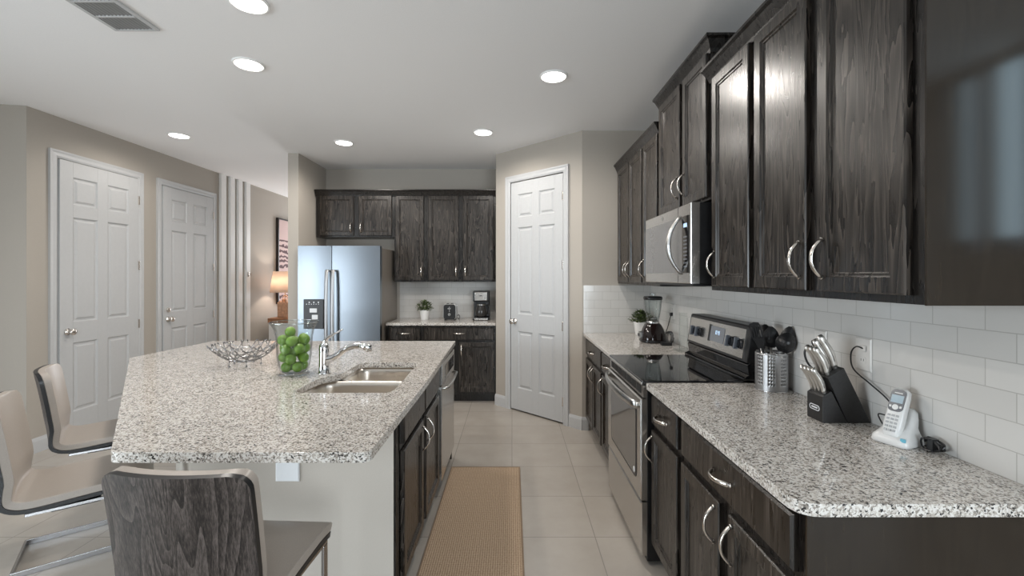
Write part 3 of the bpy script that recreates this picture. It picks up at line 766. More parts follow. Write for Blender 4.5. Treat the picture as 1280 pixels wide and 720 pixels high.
b = B(); pts = [(0.640-0.012-0.036*(1-((k-8)/8)**2)**0.6, y0+0.03+(y1-y0-0.06)*k/16, 0.792) for k in range(17)]
tube(b, pts, 0.021, 12, (0, 0, 1), 0.42)
for yy in (y0+0.03, y1-0.03): cyl(b, (0.642, yy, 0.792), (0.622, yy, 0.792), 0.014, 0.014, 12)
obj('handle', b, M['steel'], od, smooth=True)
b = B(); rects(b, y0+0.004, y1-0.004, 0.045, 0.312, [(0, 0), (0, 0.024), (0.006, 0.030)], frame((0.672, 0, 0), (0, 1, 0), (-1, 0, 0))); obj('storage_drawer', b, M['steelh'], ra)
b = B(); lathe(b, [(0.014, 0), (0.014, 0.002)], 16, F=FO @ Matrix.Translation((2.335, 0.003, 0.435)) @ Matrix.Rotation(-PI/2, 4, 'X')); obj('sticker', b, M['plate'], od)
# backguard: slanted console over a black riser
b = B(); prism(b, [(1.150, 0.9175), (1.285, 0.9175), (1.285, 1.0), (1.185, 1.012), (1.170, 0.995), (1.178, 0.945), (1.150, 0.930)], y0, y1, 'y')
# prism with axis y takes (x,z)
obj('riser', b, M['blackgl'], ra, bevel=0.002)
b = B(); prism(b, [(1.166, 1.006), (1.285, 1.006), (1.285, 1.190), (1.200, 1.190), (1.194, 1.184)], y0, y1, 'y'); cs = obj('console', b, M['black'], ra, bevel=0.004)
su = V((1.194-1.166, 0, 1.184-1.006)).normalized(); sn = V((-su.z, 0, su.x))
FC = Matrix(((0, sn.x, su.x, 1.166), (1, 0, 0, 0), (0, sn.z, su.z, 1.006), (0, 0, 0, 1)))
b = B(); bx(b, y0+0.045, 0.0, 0.014, y1-0.018, 0.003, 0.166, FC); obj('console_panel', b, M['steelh'], cs, bevel=0.002)
b = B(); bx(b, 2.487, 0.003, 0.055, 2.672, 0.0055, 0.143, FC); ds = obj('clock_display', b, M['dispgrey'], cs, bevel=0.002)
b = B(); bx(b, 2.655, 0.003, 0.050, 2.680, 0.006, 0.148, FC); obj('display_bezel', b, M['black'], ds)
b = B()
def seg7(bm, u, v, hh, ww, segs, F, w0, w1, t=0.0022):
    R = {'a': (0, hh-t, ww, hh), 'd': (0, 0, ww, t), 'g': (0, hh/2-t/2, ww, hh/2+t/2), 'f': (0, hh/2, t, hh), 'b': (ww-t, hh/2, ww, hh), 'e': (0, 0, t, hh/2), 'c': (ww-t, 0, ww, hh/2)}
    for s in segs:
        a0, c0, a1, c1 = R[s]; bx(bm, u-a0, w0, v+c0, u-a1, w1, v+c1, F)
for k, sg in enumerate(('bc', 'abcdef', 'bcfg', 'abcdfg')): seg7(b, 2.598-k*0.014-(0.005 if k > 1 else 0), 0.098, 0.022, 0.010, sg, FC, 0.0055, 0.0062)
obj('clock_digits', b, M['display'], ds)
for yk in (2.875, 2.805, 2.405, 2.312):
    b = B(); q = FC @ Matrix.Translation((yk, 0.003, 0.085)) @ Matrix.Rotation(-PI/2, 4, 'X')
    lathe(b, [(0.026, 0), (0.026, 0.006), (0.021, 0.009), (0.020, 0.02)], 24, F=q); kb = obj('knob', b, M['knobblack'], cs, smooth=False)
    b = B(); bx(b, yk-0.007, 0.012, 0.085-0.030, yk+0.007, 0.036, 0.085+0.030, FC); obj('knob_grip', b, M['knobgrey'], kb, bevel=0.004)
b = B(); bx(b, 2.55, 0.003, 0.030, 2.61, 0.0036, 0.036, FC); obj('badge', b, M['steel'], cs)

# ------------------------------------------------------------------ microwave
mw = thing('microwave', 'stainless over-the-range microwave with a bowed handle', 'microwave', (1.09, 2.605, 1.402))
b = B(); bx(b, 0.934, 2.229, 1.402, XR-0.01, 2.982, 1.808); obj('case', b, M['black'], mw, bevel=0.003)
FM = frame((0.934, 0, 0), (0, 1, 0), (-1, 0, 0))
b = B(); rects(b, 2.229, 2.982, 1.402, 1.808, [(0, 0.0005), (0, 0.040), (0.004, 0.044)], FM); md_ = obj('door', b, M['steelh'], mw)
b = B(); bx(b, 2.255, 0.0445, 1.456, 2.962, 0.046, 1.748, FM); obj('window', b, M['micglass'], md_)
b = B(); bx(b, 2.255, 0.0462, 1.456, 2.335, 0.0475, 1.748, FM); kp = obj('keypad', b, M['blackgl'], md_)
b = B()
for r_ in range(9):
    for c_ in range(3): bx(b, 2.270+c_*0.017, 0.0475, 1.485+r_*0.019, 2.281+c_*0.017, 0.0482, 1.492+r_*0.019, FM)
obj('keys', b, M['dispgrey'], kp)
b = B(); bx(b, 2.272, 0.0475, 1.69, 2.315, 0.0482, 1.71, FM); obj('display', b, M['display'], kp)
b = B(); pts = []
for k in range(21):
    s = -1+k/10; pts.append(FM @ V((2.362+0.02*(1-s*s), 0.046+0.058*(1-abs(s)**2.2), 1.602+s*0.150)))
tube(b, pts, [0.012+0.010*(1-abs(-1+k/10)) for k in range(21)], 10, (0, 1, 0), 0.6); obj('handle', b, M['steel'], md_, smooth=True)
b = B(); lathe(b, [(0.011, 0), (0.011, 0.0012)], 20, F=FM @ Matrix.Translation((2.655, 0.0445, 1.778)) @ Matrix.Rotation(-PI/2, 4, 'X') @ Matrix.Diagonal((1.6, 1, 1, 1))); obj('badge', b, M['steel'], md_)
b = B(); bx(b, 2.40, 0.0442, 1.404, 2.402, 0.0448, 1.455, FM); bx(b, 2.40, 0.0442, 1.75, 2.402, 0.0448, 1.806, FM); obj('panel_seam', b, M['black'], md_)
b = B(); bx(b, 0.915, 2.26, 1.388, 1.20, 2.86, 1.402); obj('vent_grille', b, M['black'], mw, bevel=0.004)

# ------------------------------------------------------------------ sink and faucet
sk = thing('double_sink', 'undermount stainless double-bowl sink in the island', 'sink', (-0.77, 2.38, 0.66))
def smooth_loop(x0, x1, ya, yb, r): return rrect(x0, x1, ya, yb, r, 6)
def basin(x0, x1, ya, yb, depth, r):
    b = B(); zt = 0.8775; loops = []
    for ins, z in ((-0.006, zt), (0.0, zt-0.001), (0.004, zt-0.03), (0.010, zt-depth+0.03), (0.018, zt-depth+0.010), (0.034, zt-depth)):
        loops.append([V((x, y, z)) for x, y in rrect(x0+ins, x1-ins, ya+ins, yb-ins, max(0.01, r-ins*0.3), 6)])
    loft(b, loops, False, True); o = obj('bowl', b, M['sink'], sk, smooth=True); md = o.modifiers.new('s', 'SOLIDIFY'); md.thickness = 0.0015; md.offset = -1
    c = ((x0+x1)/2, (ya+yb)/2, zt-depth+0.0012); b = B(); lathe(b, [(0.042, 0), (0.043, 0.002), (0.030, 0.003), (0.028, 0.001)], 24, c); obj('drain', b, M['chrome'], o, smooth=True)
basin(-1.012, -0.540, 2.022, 2.392, 0.19, 0.07); basin(-0.930, -0.552, 2.412, 2.748, 0.19, 0.06)
fc = thing('kitchen_faucet', 'chrome single-lever faucet behind the island sink', 'faucet', (-1.020, 2.433, 0.91))
X, Y = -1.020, 2.433
b = B(); lathe(b, [(0.033, 0.0), (0.033, 0.005), (0.0285, 0.010), (0.0275, 0.05), (0.0265, 0.115), (0.0275, 0.135), (0.025, 0.155), (0.012, 0.168), (0.001, 0.170)], 24, (X, Y, 0.9105)); obj('body', b, M['chrome'], fc, smooth=True)
b = B(); pts = bez([(X+0.012, Y, 0.985), (X+0.055, Y-0.004, 0.998), (X+0.115, Y-0.008, 1.042), (X+0.165, Y-0.012, 1.062), (X+0.205, Y-0.014, 1.064)], 8)
tube(b, pts, [0.0225-0.0065*min(1, k/16) for k in range(len(pts))], 12); sp = obj('spout', b, M['chrome'], fc, smooth=True)
b = B(); cyl(b, (X+0.195, Y-0.014, 1.066), (X+0.262, Y-0.018, 1.050), 0.016, 0.021, 16); cyl(b, (X+0.245, Y-0.017, 1.054), (X+0.250, Y-0.018, 1.034), 0.019, 0.016, 16); obj('spray_head', b, M['chrome'], sp, smooth=True)
b = B(); pts = bez([(X-0.002, Y, 1.060), (X+0.016, Y-0.004, 1.100), (X+0.06, Y-0.008, 1.128), (X+0.105, Y-0.012, 1.152)], 6)
tube(b, pts, [0.0215-0.0155*min(1, k/12) for k in range(len(pts))], 10, (0, 1, 0), 0.75); obj('lever', b, M['chrome'], fc, smooth=True)

# ------------------------------------------------------------------ vase of apples and wire bowl
VX, VY, VZ = -1.178, 2.425, 0.9105
va = thing('glass_vase', 'flared clear glass vase filled with green apples on the island', 'vase', (VX, VY, VZ))
vprof = [(0.076, 0.0), (0.078, 0.003), (0.072, 0.006), (0.064, 0.009), (0.068, 0.015), (0.079, 0.050), (0.086, 0.10), (0.089, 0.15), (0.092, 0.20), (0.100, 0.24), (0.114, 0.268), (0.123, 0.280)]
inner = [(max(0.001, r-0.0045), z) for r, z in vprof[5:]][::-1]
b = B(); lathe(b, vprof + [(0.119, 0.281)] + inner[1:] + [(0.060, 0.014), (0.001, 0.011)], 40, (VX, VY, VZ), True, False); obj('vessel', b, M['glass'], va, smooth=True)
b = B(); tube(b, ring(V((VX, VY, VZ+0.281)), 0.121, 40), 0.003, 6, closed=True); obj('rim', b, M['glassrim'], va, smooth=True)
rng = np.random.RandomState(4); NA = 22; RA = 0.0283
def rin(z):
    zs = [0.010, 0.016, 0.050, 0.10, 0.15, 0.20, 0.24, 0.28]; rs = [0.058, 0.063, 0.074, 0.0805, 0.0835, 0.0865, 0.0945, 0.118]
    return np.interp(z, zs, rs)
P = np.zeros((NA, 3)); 
for i in range(NA):
    a = rng.rand()*2*PI; q = rng.rand()**0.5*0.05; P[i] = (q*math.cos(a), q*math.sin(a), 0.055+0.24*i/NA)
for it in range(2500):
    P[:, 2] -= 0.0006*(1-it/2500)
    for _ in range(2):
        D = P[:, None]-P[None]; L = np.linalg.norm(D, axis=2)+np.eye(NA); ov = np.clip(2*RA*1.003-L, 0, None)*(1-np.eye(NA))
        P += 0.35*(D/L[..., None]*ov[..., None]).sum(1)
        rr = np.hypot(P[:, 0], P[:, 1]); lim = np.maximum(rin(P[:, 2])-RA-0.001, 0.002); k = np.where(rr > lim, lim/np.maximum(rr, 1e-6), 1); P[:, 0] *= k; P[:, 1] *= k
        P[:, 2] = np.maximum(P[:, 2], 0.015+RA)
def apple_bm():
    b = B(); n = 12; prof = []
    for i in range(n+1):
        a = PI*i/n; r = RA*math.sin(a)*(1.0+0.03*math.cos(a)); z = -RA*0.96*math.cos(a)
        if i == n: z -= RA*0.22
        if i == n-1: z -= RA*0.02
        if i == 0: z += RA*0.12
        prof.append((r, z))
    lathe(b, prof, 18, (0, 0, 0), False, False); bmesh.ops.remove_doubles(b, verts=b.verts[:], dist=2e-5); return b
ap0 = None
for i in range(NA):
    loc = V((VX+P[i, 0], VY+P[i, 1], VZ+P[i, 2]))
    if ap0 is None:
        ap0 = obj('green_apple', apple_bm(), M['apple'], smooth=True)
        b = B(); tube(b, [(0, 0, RA*0.70), (0.001, 0, RA*0.92), (0.003, 0.001, RA*1.02)], [0.0012, 0.001, 0.0014], 6); MW[ap0] = Matrix(); obj('stem', b, M['stem'], ap0, local=True)
        tag(ap0, 'small shiny green apple heaped inside the clear glass vase', 'apple', 'green apples in the glass vase'); a = ap0
    else: a = copy_tree(ap0)
    a.location = loc; a.rotation_euler = (rng.rand()*3, rng.rand()*3, rng.rand()*6)
BX, BY = -1.585, 2.66
b = B(); rw = 0.0027
def bowlz(q): return 0.020+0.105*(q/0.185)**2.2
def bowl_arc(a0, off):
    """one wire: a chord across the bowl at offset off, heading a0"""
    out = []; half = math.sqrt(max(0, 0.185**2-off**2))
    for k in range(13):
        s = -half+2*half*k/12; x = s*math.cos(a0)-off*math.sin(a0); y = s*math.sin(a0)+off*math.cos(a0)
        out.append(V((BX+x, BY+y, 0.9105+bowlz(math.hypot(x, y))+random.uniform(-0.001, 0.001))))
    return out
ends = []
for a0 in (0.35, 1.40, 2.45):
    for off in (-0.15, -0.115, -0.075, -0.025, 0.025, 0.075, 0.115, 0.15):
        p = bowl_arc(a0+random.uniform(-0.12, 0.12), off); tube(b, p, rw, 6); ends += [p[0], p[-1]]
for p in ends: sphere(b, p, 0.0048, 8, 5)
wbowl = thing('wire_bowl', 'open chrome wire fruit bowl on the island beside the vase', 'bowl', (BX, BY, 0.9105))
obj('wires', b, M['wire'], wbowl, smooth=True)
b = B()
for k in range(5):
    a = 2*PI*k/5+0.3; x, y = BX+0.085*math.cos(a), BY+0.085*math.sin(a)
    cyl(b, (x, y, 0.9135), (x, y, 0.9105+bowlz(0.085)), 0.002, 0.002, 6); sphere(b, (x, y, 0.9165), 0.006, 10, 6)
obj('feet', b, M['wire'], wbowl, smooth=True)
b = B(); tube(b, ring(V((BX, BY, 0.9105+bowlz(0.085))), 0.085, 28), rw, 6, closed=True); obj('base_ring', b, M['wire'], wbowl, smooth=True)

# ------------------------------------------------------------------ stools
def make_stool():
    r = thing('counter_stool', '', 'stool', (0, 0, 0))
    prof = [(0.215, 0.545), (0.205, 0.557), (0.15, 0.565), (0.05, 0.562), (-0.06, 0.556), (-0.125, 0.556), (-0.165, 0.566), (-0.195, 0.590), (-0.212, 0.625), (-0.228, 0.70), (-0.242, 0.80), (-0.256, 0.89), (-0.264, 0.935), (-0.268, 0.960)]
    pts = bez([(0, p[0], p[1]) for p in prof], 3); n = len(pts)
    cum = [0]
    for a, c in zip(pts, pts[1:]): cum.append(cum[-1]+(c-a).length)
    tot = cum[-1]; HW = 0.19; m = 14
    nrm = []
    for i in range(n):
        t = (pts[min(i+1, n-1)]-pts[max(i-1, 0)]).normalized(); nrm.append(V((0, t.z, -t.y)))   # towards the sitter
    nrm = [v if v.y*1+v.z > 0 else -v for v in nrm]
    def grid(off, marg):
        G = []
        for i in range(n):
            d = min(cum[i], tot-cum[i]); rc = 0.045 if cum[i] > tot/2 else 0.03
            hw = HW-marg
            if d < rc: hw -= rc-math.sqrt(max(0, rc*rc-(rc-d)**2))
            row = []
            for j in range(m+1):
                s = -1+2*j/m; x = hw*s
                blend = min(1, max(0, (pts[i].z-0.58)/0.10)); yo = 0.034*(x/HW)**2*blend
                row.append(pts[i]+nrm[i]*off+V((x, yo, 0)))
            G.append(row)
        if marg:
            s0 = nrm[0]; G[0] = [p + V((0, -marg, 0)) for p in G[0]]; G[-1] = [p - V((0, 0, marg)) for p in G[-1]]
        return G
    def slab(A, Bq):
        b = B(); va = [[b.verts.new(p) for p in row] for row in A]; vb = [[b.verts.new(p) for p in row] for row in Bq]
        for i in range(n-1):
            for j in range(m):
                b.faces.new((va[i][j], va[i+1][j], va[i+1][j+1], va[i][j+1])); b.faces.new((vb[i][j], vb[i][j+1], vb[i+1][j+1], vb[i+1][j]))
        rim = lambda v: [v[i][0] for i in range(n)] + v[-1][1:] + [v[i][m] for i in range(n-2, -1, -1)] + v[0][m-1:0:-1]
        ra_, rb_ = rim(va), rim(vb)
        for k in range(len(ra_)):
            q = (k+1) % len(ra_); b.faces.new((ra_[k], rb_[k], rb_[q], ra_[q]))
        return b
    o = obj('shell', slab(grid(-0.003, 0), grid(0.012, 0)), [M['stoolwood'], M['black']], r, local=True); auto(o, 50)
    nf = 2*(n-1)*m
    for f in o.data.polygons:
        if f.index >= nf: f.material_index = 1
    o = obj('cushion', slab(grid(0.0125, 0.001), grid(0.040, 0.004)), M['vinyl'], r, local=True, bevel=0.011, bseg=4); auto(o, 75)
    bw, bt = 0.028, 0.010
    for s in (-1, 1):
        b = B(); x0, x1 = sorted((s*0.180, s*(0.180-bt)))
        bx(b, x0, -0.33, 0.0, x1, 0.20, bw); bx(b, x0, 0.20-bw, bw, x1, 0.20, 0.536); bx(b, x0, -0.13, 0.536, x1, 0.20, 0.548)
        obj('leg', b, M['legsteel'], r, local=True, bevel=0.0015)
    b = B(); bx(b, -0.170, -0.33, 0, 0.170, -0.33+bt, bw); obj('rear_bar', b, M['legsteel'], r, local=True, bevel=0.0015)
    b = B(); bx(b, -0.170, 0.192-bt, 0.19, 0.170, 0.192, 0.19+bw); obj('footrest', b, M['legsteel'], r, local=True, bevel=0.0015)
    b = B(); bx(b, -0.175, -0.06, 0.532, 0.175, 0.08, 0.5415); obj('mount_plate', b, M['black'], r, local=True)
    return r
st = make_stool(); G_ = 'counter stools along the island'
sp_ = [(-0.815, 1.33, -0.05, 'counter stool with a grey-brown wood back, seen from behind in the foreground'),
       (-1.835, 1.895, -math.atan2(0.775, 0.633), 'taupe padded counter stool cut off by the left frame edge'),
       (-2.235, 2.465, -math.atan2(0.775, 0.633), 'taupe padded counter stool in front of the white door at the far left')]
for i, (x, y, rz, lb) in enumerate(sp_):
    o = st if i == 0 else copy_tree(st)
    o.location = (x, y, 0); o.rotation_euler = (0, 0, rz); tag(o, lb, 'stool', G_)

# ------------------------------------------------------------------ rug
rg = thing('runner_rug', 'beige woven runner rug in the aisle between island and range', 'rug', (-0.197, 2.4, 0))
b = B(); bx(b, -0.447, 1.56, 0.0005, 0.052, 3.352, 0.009); obj('weave', b, M['rug'], rg)
b = B()
for x0_, y0_, x1_, y1_ in ((-0.455, 1.552, -0.4445, 3.36), (0.0495, 1.552, 0.06, 3.36), (-0.4445, 3.3495, 0.0495, 3.36), (-0.4445, 1.552, 0.0495, 1.5625)): bx(b, x0_, y0_, 0.0005, x1_, y1_, 0.0105)
obj('binding', b, M['rugedge'], rg, bevel=0.002)

# ------------------------------------------------------------------ ceiling lights and vent
LP = [(-1.308, 2.225, 'recessed ceiling light cut by the top frame edge, nearest of all'),
      (-1.689, 2.874, 'recessed ceiling light over the island, second one back on the left'),
      (0.283, 3.046, 'recessed ceiling light in front of the range, the only one right of centre'),
      (-3.215, 4.327, 'recessed ceiling light near the left wall, above the white doors'),
      (-1.710, 4.56, 'recessed ceiling light in front of the refrigerator'),
      (-0.272, 4.23, 'recessed ceiling light just in front of the pantry door')]
for x, y, lb in LP:
    r = thing('ceiling_light', lb, 'light', (x, y, CZ-0.012), 0, 'recessed ceiling lights')
    b = B(); lathe(b, [(0.083, 0.002), (0.090, 0.002), (0.094, 0.005), (0.095, 0.0115), (0.083, 0.0115)], 32, (x, y, CZ-0.012), False, False)
    obj('trim_ring', b, M['gloss'], r, smooth=False)
    b = B(); lathe(b, [(0.001, -0.010), (0.03, -0.009), (0.06, -0.004), (0.080, 0.005), (0.083, 0.011)], 32, (x, y, CZ-0.012), False, True); obj('lens', b, M['lens'], r, smooth=True)
    ld = bpy.data.lights.new('ceiling_lamp', 'SPOT'); ld.energy = CEIL_W*(5 if x < -3 else 6.5 if abs(y-4.23) < 0.01 else 10); ld.spot_size = math.radians(174); ld.spot_blend = 0.5; ld.shadow_soft_size = 0.06; ld.color = CEIL_COL
    lo = bpy.data.objects.new('ceiling_lamp', ld); COL.objects.link(lo); lo.parent = r; lo.location = (0, 0, -0.03)
vt = thing('ceiling_vent', 'white ceiling air vent with dark slots at the top left', 'vent', (-2.055, 2.30, CZ-0.014))
b = B()
vy0, vy1, vx0, vx1 = 2.085, 2.470, -2.185, -1.940
bx(b, vx0, vy0, CZ-0.012, vx0+0.022, vy1, CZ-0.0005); bx(b, vx1-0.022, vy0, CZ-0.012, vx1, vy1, CZ-0.0005)
for yy in (vy0, 2.2-0.005, 2.325, vy1-0.016): bx(b, vx0+0.022, yy, CZ-0.012, vx1-0.022, yy+0.016, CZ-0.0005)
obj('grille_frame', b, M['white'], vt, bevel=0.002)
b = B(); bx(b, vx0+0.02, vy0+0.01, CZ-0.003, vx1-0.02, vy1-0.01, CZ-0.0008); obj('duct_opening', b, M['darkin'], vt)
b = B()
for k in range(10):
    x = vx0+0.032+k*0.0195
    prism(b, [(x, CZ-0.011), (x+0.003, CZ-0.011), (x+0.010, CZ-0.003), (x+0.007, CZ-0.003)], vy0+0.012, vy1-0.012, 'y')
obj('louvre', b, M['keygrey'], vt)

# ------------------------------------------------------------------ hall: console, lamp, picture, hook
cn = thing('console_table', 'white console with a reddish wood top in the far hallway', 'console', (-3.53, 7.5, 0))
b = B(); bx(b, -3.765, 6.90, 0.715, -3.30, 8.1, 0.788); obj('top', b, M['orange'], cn, bevel=0.004)
b = B(); bx(b, -3.755, 6.915, 0, -3.31, 8.085, 0.715); obj('body', b, M['gloss'], cn, bevel=0.003)
lx, ly = -3.575, 7.06
lp = thing('table_lamp', 'lit table lamp with a cream shade and wooden base on the hallway console', 'lamp', (lx, ly, 0.788))
b = B(); bx(b, lx-0.10, ly-0.05, 0.7885, lx+0.10, ly+0.05, 1.03); bx(b, lx-0.075, ly-0.052, 0.80, lx-0.05, ly+0.052, 1.05); bx(b, lx-0.03, ly-0.052, 0.80, lx-0.005, ly+0.052, 1.08)
bx(b, lx+0.02, ly-0.052, 0.80, lx+0.045, ly+0.052, 1.08); obj('base', b, M['tanwood'], lp, bevel=0.008)
b = B(); cyl(b, (lx, ly, 1.03), (lx, ly, 1.30), 0.008, 0.008, 10); tube(b, ring(V((lx, ly, 1.10)), 0.035, 16, V((1, 0, 0)), V((0, 0, 1))), 0.008, 8, closed=True); obj('stem', b, M['tanwood'], lp)
b = B(); lathe(b, [(0.215, 1.185), (0.168, 1.512)], 36, (lx, ly, 0), False, False); obj('shade', b, M['shade'], lp, smooth=True, solid=0.003)
pl = bpy.data.lights.new('lamp_bulb', 'POINT'); pl.energy = 13; pl.color = (1, 0.86, 0.74); pl.shadow_soft_size = 0.04
po = bpy.data.objects.new('lamp_bulb', pl); COL.objects.link(po); po.parent = lp; po.location = (0, 0, 0.56)
pc = thing('framed_picture', 'tall framed abstract picture striped pink and maroon on the hallway wall', 'picture', (XL+0.02, 7.9, 0.98))
b = B()
for a in ((7.36, 0.98, 7.385, 2.40), (8.415, 0.98, 8.44, 2.40), (7.385, 0.98, 8.415, 1.005), (7.385, 2.375, 8.415, 2.40)): bx(b, XL+0.001, a[0], a[1], XL+0.045, a[2], a[3])
obj('frame', b, M['frameblack'], pc, bevel=0.002)
b = B(); bx(b, XL+0.001, 7.385, 1.005, XL+0.036, 8.415, 2.375); obj('canvas', b, M['art'], pc)
b = B(); bx(b, XL+0.0355, 6.515, 1.43, XL+0.041, 6.555, 1.50)
for z in (1.445, 1.475):
    tube(b, bez([(XL+0.040, 6.535, z), (XL+0.075, 6.525, z-0.004), (XL+0.085, 6.515, z+0.02)], 5), 0.005, 8)
single('wall_hook', 'small metal double hook on the last white wall slat', 'hook', b, M['nickel'], (XL+0.036, 6.535, 1.43), smooth=True)

# ------------------------------------------------------------------ plants
def plant(label, x, y, z, pr, ph, fr_, fh, nleaf):
    r = thing('potted_plant', label, 'plant', (x, y, z), 0, 'small potted plants')
    b = B(); lathe(b, [(pr*0.72, 0), (pr*0.74, 0.002), (pr*0.97, ph*0.94), (pr, ph*0.95), (pr, ph), (pr*0.90, ph), (pr*0.86, ph*0.86)], 28, (x, y, z), True, False); pt = obj('pot', b, M['ceramic'], r); auto(pt, 40)
    b = B(); lathe(b, [(pr*0.87, ph*0.86), (pr*0.001, ph*0.90)], 20, (x, y, z), False, False); obj('soil', b, M['soil'], pt)
    b = B()
    for k in range(nleaf):
        a = random.uniform(0, 2*PI); q = random.random()**0.55; hgt = random.random()
        rad = fr_*q*math.sqrt(max(0.05, 1-(hgt-0.35)**2/0.5)); c = V((x+rad*math.cos(a), y+rad*math.sin(a), z+ph*0.92+fh*hgt*(1-0.25*q*q)))
        d = V((math.cos(a)*0.7, math.sin(a)*0.7, random.uniform(-0.15, 0.9))).normalized(); sd = d.cross(V((random.uniform(-.4, .4), random.uniform(-.4, .4), 1))).normalized(); up = sd.cross(d)
        L = fr_*random.uniform(0.20, 0.34); wd = L*0.34
        row = []
        for t, ww, hh in ((0, 0.12, 0), (0.3, 0.9, 0.05), (0.6, 0.95, 0.06), (0.85, 0.5, 0.01), (1.0, 0.04, -0.04)):
            m = c+d*L*t+up*L*hh; row.append([b.verts.new(m-sd*wd*ww+up*L*0.05), b.verts.new(m), b.verts.new(m+sd*wd*ww+up*L*0.05)])
        for p, q2 in zip(row, row[1:]):
            for j in range(2): b.faces.new((p[j], p[j+1], q2[j+1], q2[j]))
    obj('leaves', b, M['leaf'], r, smooth=True)
    b = B()
    for k in range(14):
        a = random.uniform(0, 2*PI); q = fr_*random.uniform(0.2, 0.75)
        tube(b, bez([(x+0.15*q*math.cos(a), y+0.15*q*math.sin(a), z+ph*0.86), (x+0.5*q*math.cos(a), y+0.5*q*math.sin(a), z+ph+fh*0.35), (x+q*math.cos(a), y+q*math.sin(a), z+ph+fh*0.72)], 4), 0.0014, 5)
    obj('stems', b, M['leaf'], r)
plant('small leafy plant in a white pot beside the blender', 1.165, 4.04, 0.9105, 0.070, 0.118, 0.098, 0.105, 330)
plant('small leafy plant in a white pot on the back counter', -1.055, 5.42, 0.9105, 0.062, 0.118, 0.095, 0.125, 300)

# ------------------------------------------------------------------ coffee maker and toaster
cm = thing('coffee_maker', 'black and steel drip coffee maker on the back counter', 'coffee maker', (-0.37, 5.42, 0.9105))
x0, x1 = -0.468, -0.272; z = 0.9105
b = B(); bx(b, x0, 5.32, z, x1, 5.54, z+0.035); bx(b, x0, 5.46, z+0.03, x1, 5.54, z+0.35); bx(b, x0, 5.33, z+0.225, x1, 5.54, z+0.35); obj('housing', b, M['black'], cm, bevel=0.012, bseg=3)
b = B(); bx(b, x0+0.025, 5.326, z+0.238, x1-0.025, 5.332, z+0.335); pn = obj('front_panel', b, M['steelh'], cm, bevel=0.002)
b = B(); bx(b, -0.385, 5.3245, z+0.29, -0.355, 5.3265, z+0.298); obj('badge', b, M['black'], pn)
b = B(); bx(b, x0+0.02, 5.3165, z+0.006, x1-0.02, 5.3215, z+0.030); obj('base_strip', b, M['steelh'], cm)
b = B(); lathe(b, [(0.052, 0.036), (0.066, 0.055), (0.070, 0.10), (0.060, 0.15), (0.047, 0.178), (0.052, 0.195)], 28, (-0.37, 5.392, z), True, True); ca = obj('carafe', b, M['coffee'], cm, smooth=True)
b = B(); lathe(b, [(0.053, 0.178), (0.054, 0.190), (0.045, 0.198)], 28, (-0.37, 5.392, z)); obj('carafe_band', b, M['steel'], ca)
b = B(); tube(b, bez([(-0.30, 5.36, z+0.18), (-0.272, 5.335, z+0.165), (-0.275, 5.335, z+0.09), (-0.312, 5.36, z+0.07)], 6), 0.007, 8); obj('carafe_handle', b, M['black'], ca, smooth=True)
ts = thing('toaster', 'black two-slice toaster with bright sides on the back counter', 'toaster', (-0.745, 5.42, 0.9105))
b = B(); loft(b, [[V((x, yy, z+0.012+zz)) for x, zz in rrect(-0.815, -0.675, 0, 0.178, 0.03, 5)] for yy in (5.33, 5.50)]); tb = obj('body', b, M['black'], ts, bevel=0.006)
b = B(); loft(b, [[V((x, yy, z+0.008+zz)) for x, zz in rrect(-0.825, -0.665, 0, 0.188, 0.036, 5)] for yy in (5.345, 5.485)]); obj('side_shell', b, M['steel'], ts, bevel=0.003)
b = B()
for x in (-0.775, -0.725): bx(b, x-0.012, 5.355, z+0.190, x+0.012, 5.475, z+0.1975)
obj('slot', b, M['darkin'], tb)
b = B(); cyl(b, (-0.745, 5.329, z+0.07), (-0.745, 5.318, z+0.07), 0.018, 0.016, 18); bx(b, -0.749, 5.326, z+0.10, -0.741, 5.331, z+0.165); bx(b, -0.763, 5.308, z+0.135, -0.727, 5.330, z+0.150); obj('lever_and_dial', b, M['steel'], ts, bevel=0.002)
b = B()
for x in (-0.80, -0.69):
    for yy in (5.35, 5.48): cyl(b, (x, yy, z), (x, yy, z+0.014), 0.010, 0.010, 10)
obj('feet', b, M['black'], ts)
b = B(); tube(b, bez([(-0.664, 5.44, z+0.05), (-0.645, 5.46, z+0.055), (-0.640, 5.50, z+0.02), (-0.66, 5.56, z+0.005), (-0.68, 5.62, z+0.0045)], 6), 0.004, 6); obj('cord', b, M['black'], ts)
# ------------------------------------------------------------------ blender
bX, bY = 1.132, 3.60
bl = thing('blender', 'countertop blender with a dark base and clear glass jar', 'blender', (bX, bY, z))
def sq(c, r, zz, k=0.75, n=32):
    out = []
    for i in range(n):
        a = 2*PI*i/n; cs, sn_ = math.cos(a), math.sin(a)
        out.append(V((c[0]+r*math.copysign(abs(cs)**k, cs), c[1]+r*math.copysign(abs(sn_)**k, sn_), zz)))
    return out
b = B(); loft(b, [sq((bX, bY), r_, z+h) for r_, h in ((0.092, 0.0), (0.100, 0.008), (0.099, 0.03), (0.092, 0.07), (0.078, 0.11), (0.062, 0.14), (0.050, 0.152))]); bs = obj('motor_base', b, M['base_maroon'], bl, smooth=True)
b = B(); loft(b, [sq((bX, bY), r_, z+h) for r_, h in ((0.1012, 0.008), (0.1012, 0.022))]); obj('base_band', b, M['black'], bs)
b = B(); bx(b, bX-0.112, bY-0.022, z+0.035, bX-0.088, bY+0.022, z+0.085); obj('control_plate', b, M['steel'], bs, bevel=0.004)
b = B(); cyl(b, (bX-0.111, bY, z+0.06), (bX-0.120, bY, z+0.06), 0.012, 0.011, 14); obj('switch', b, M['knobblack'], bs)
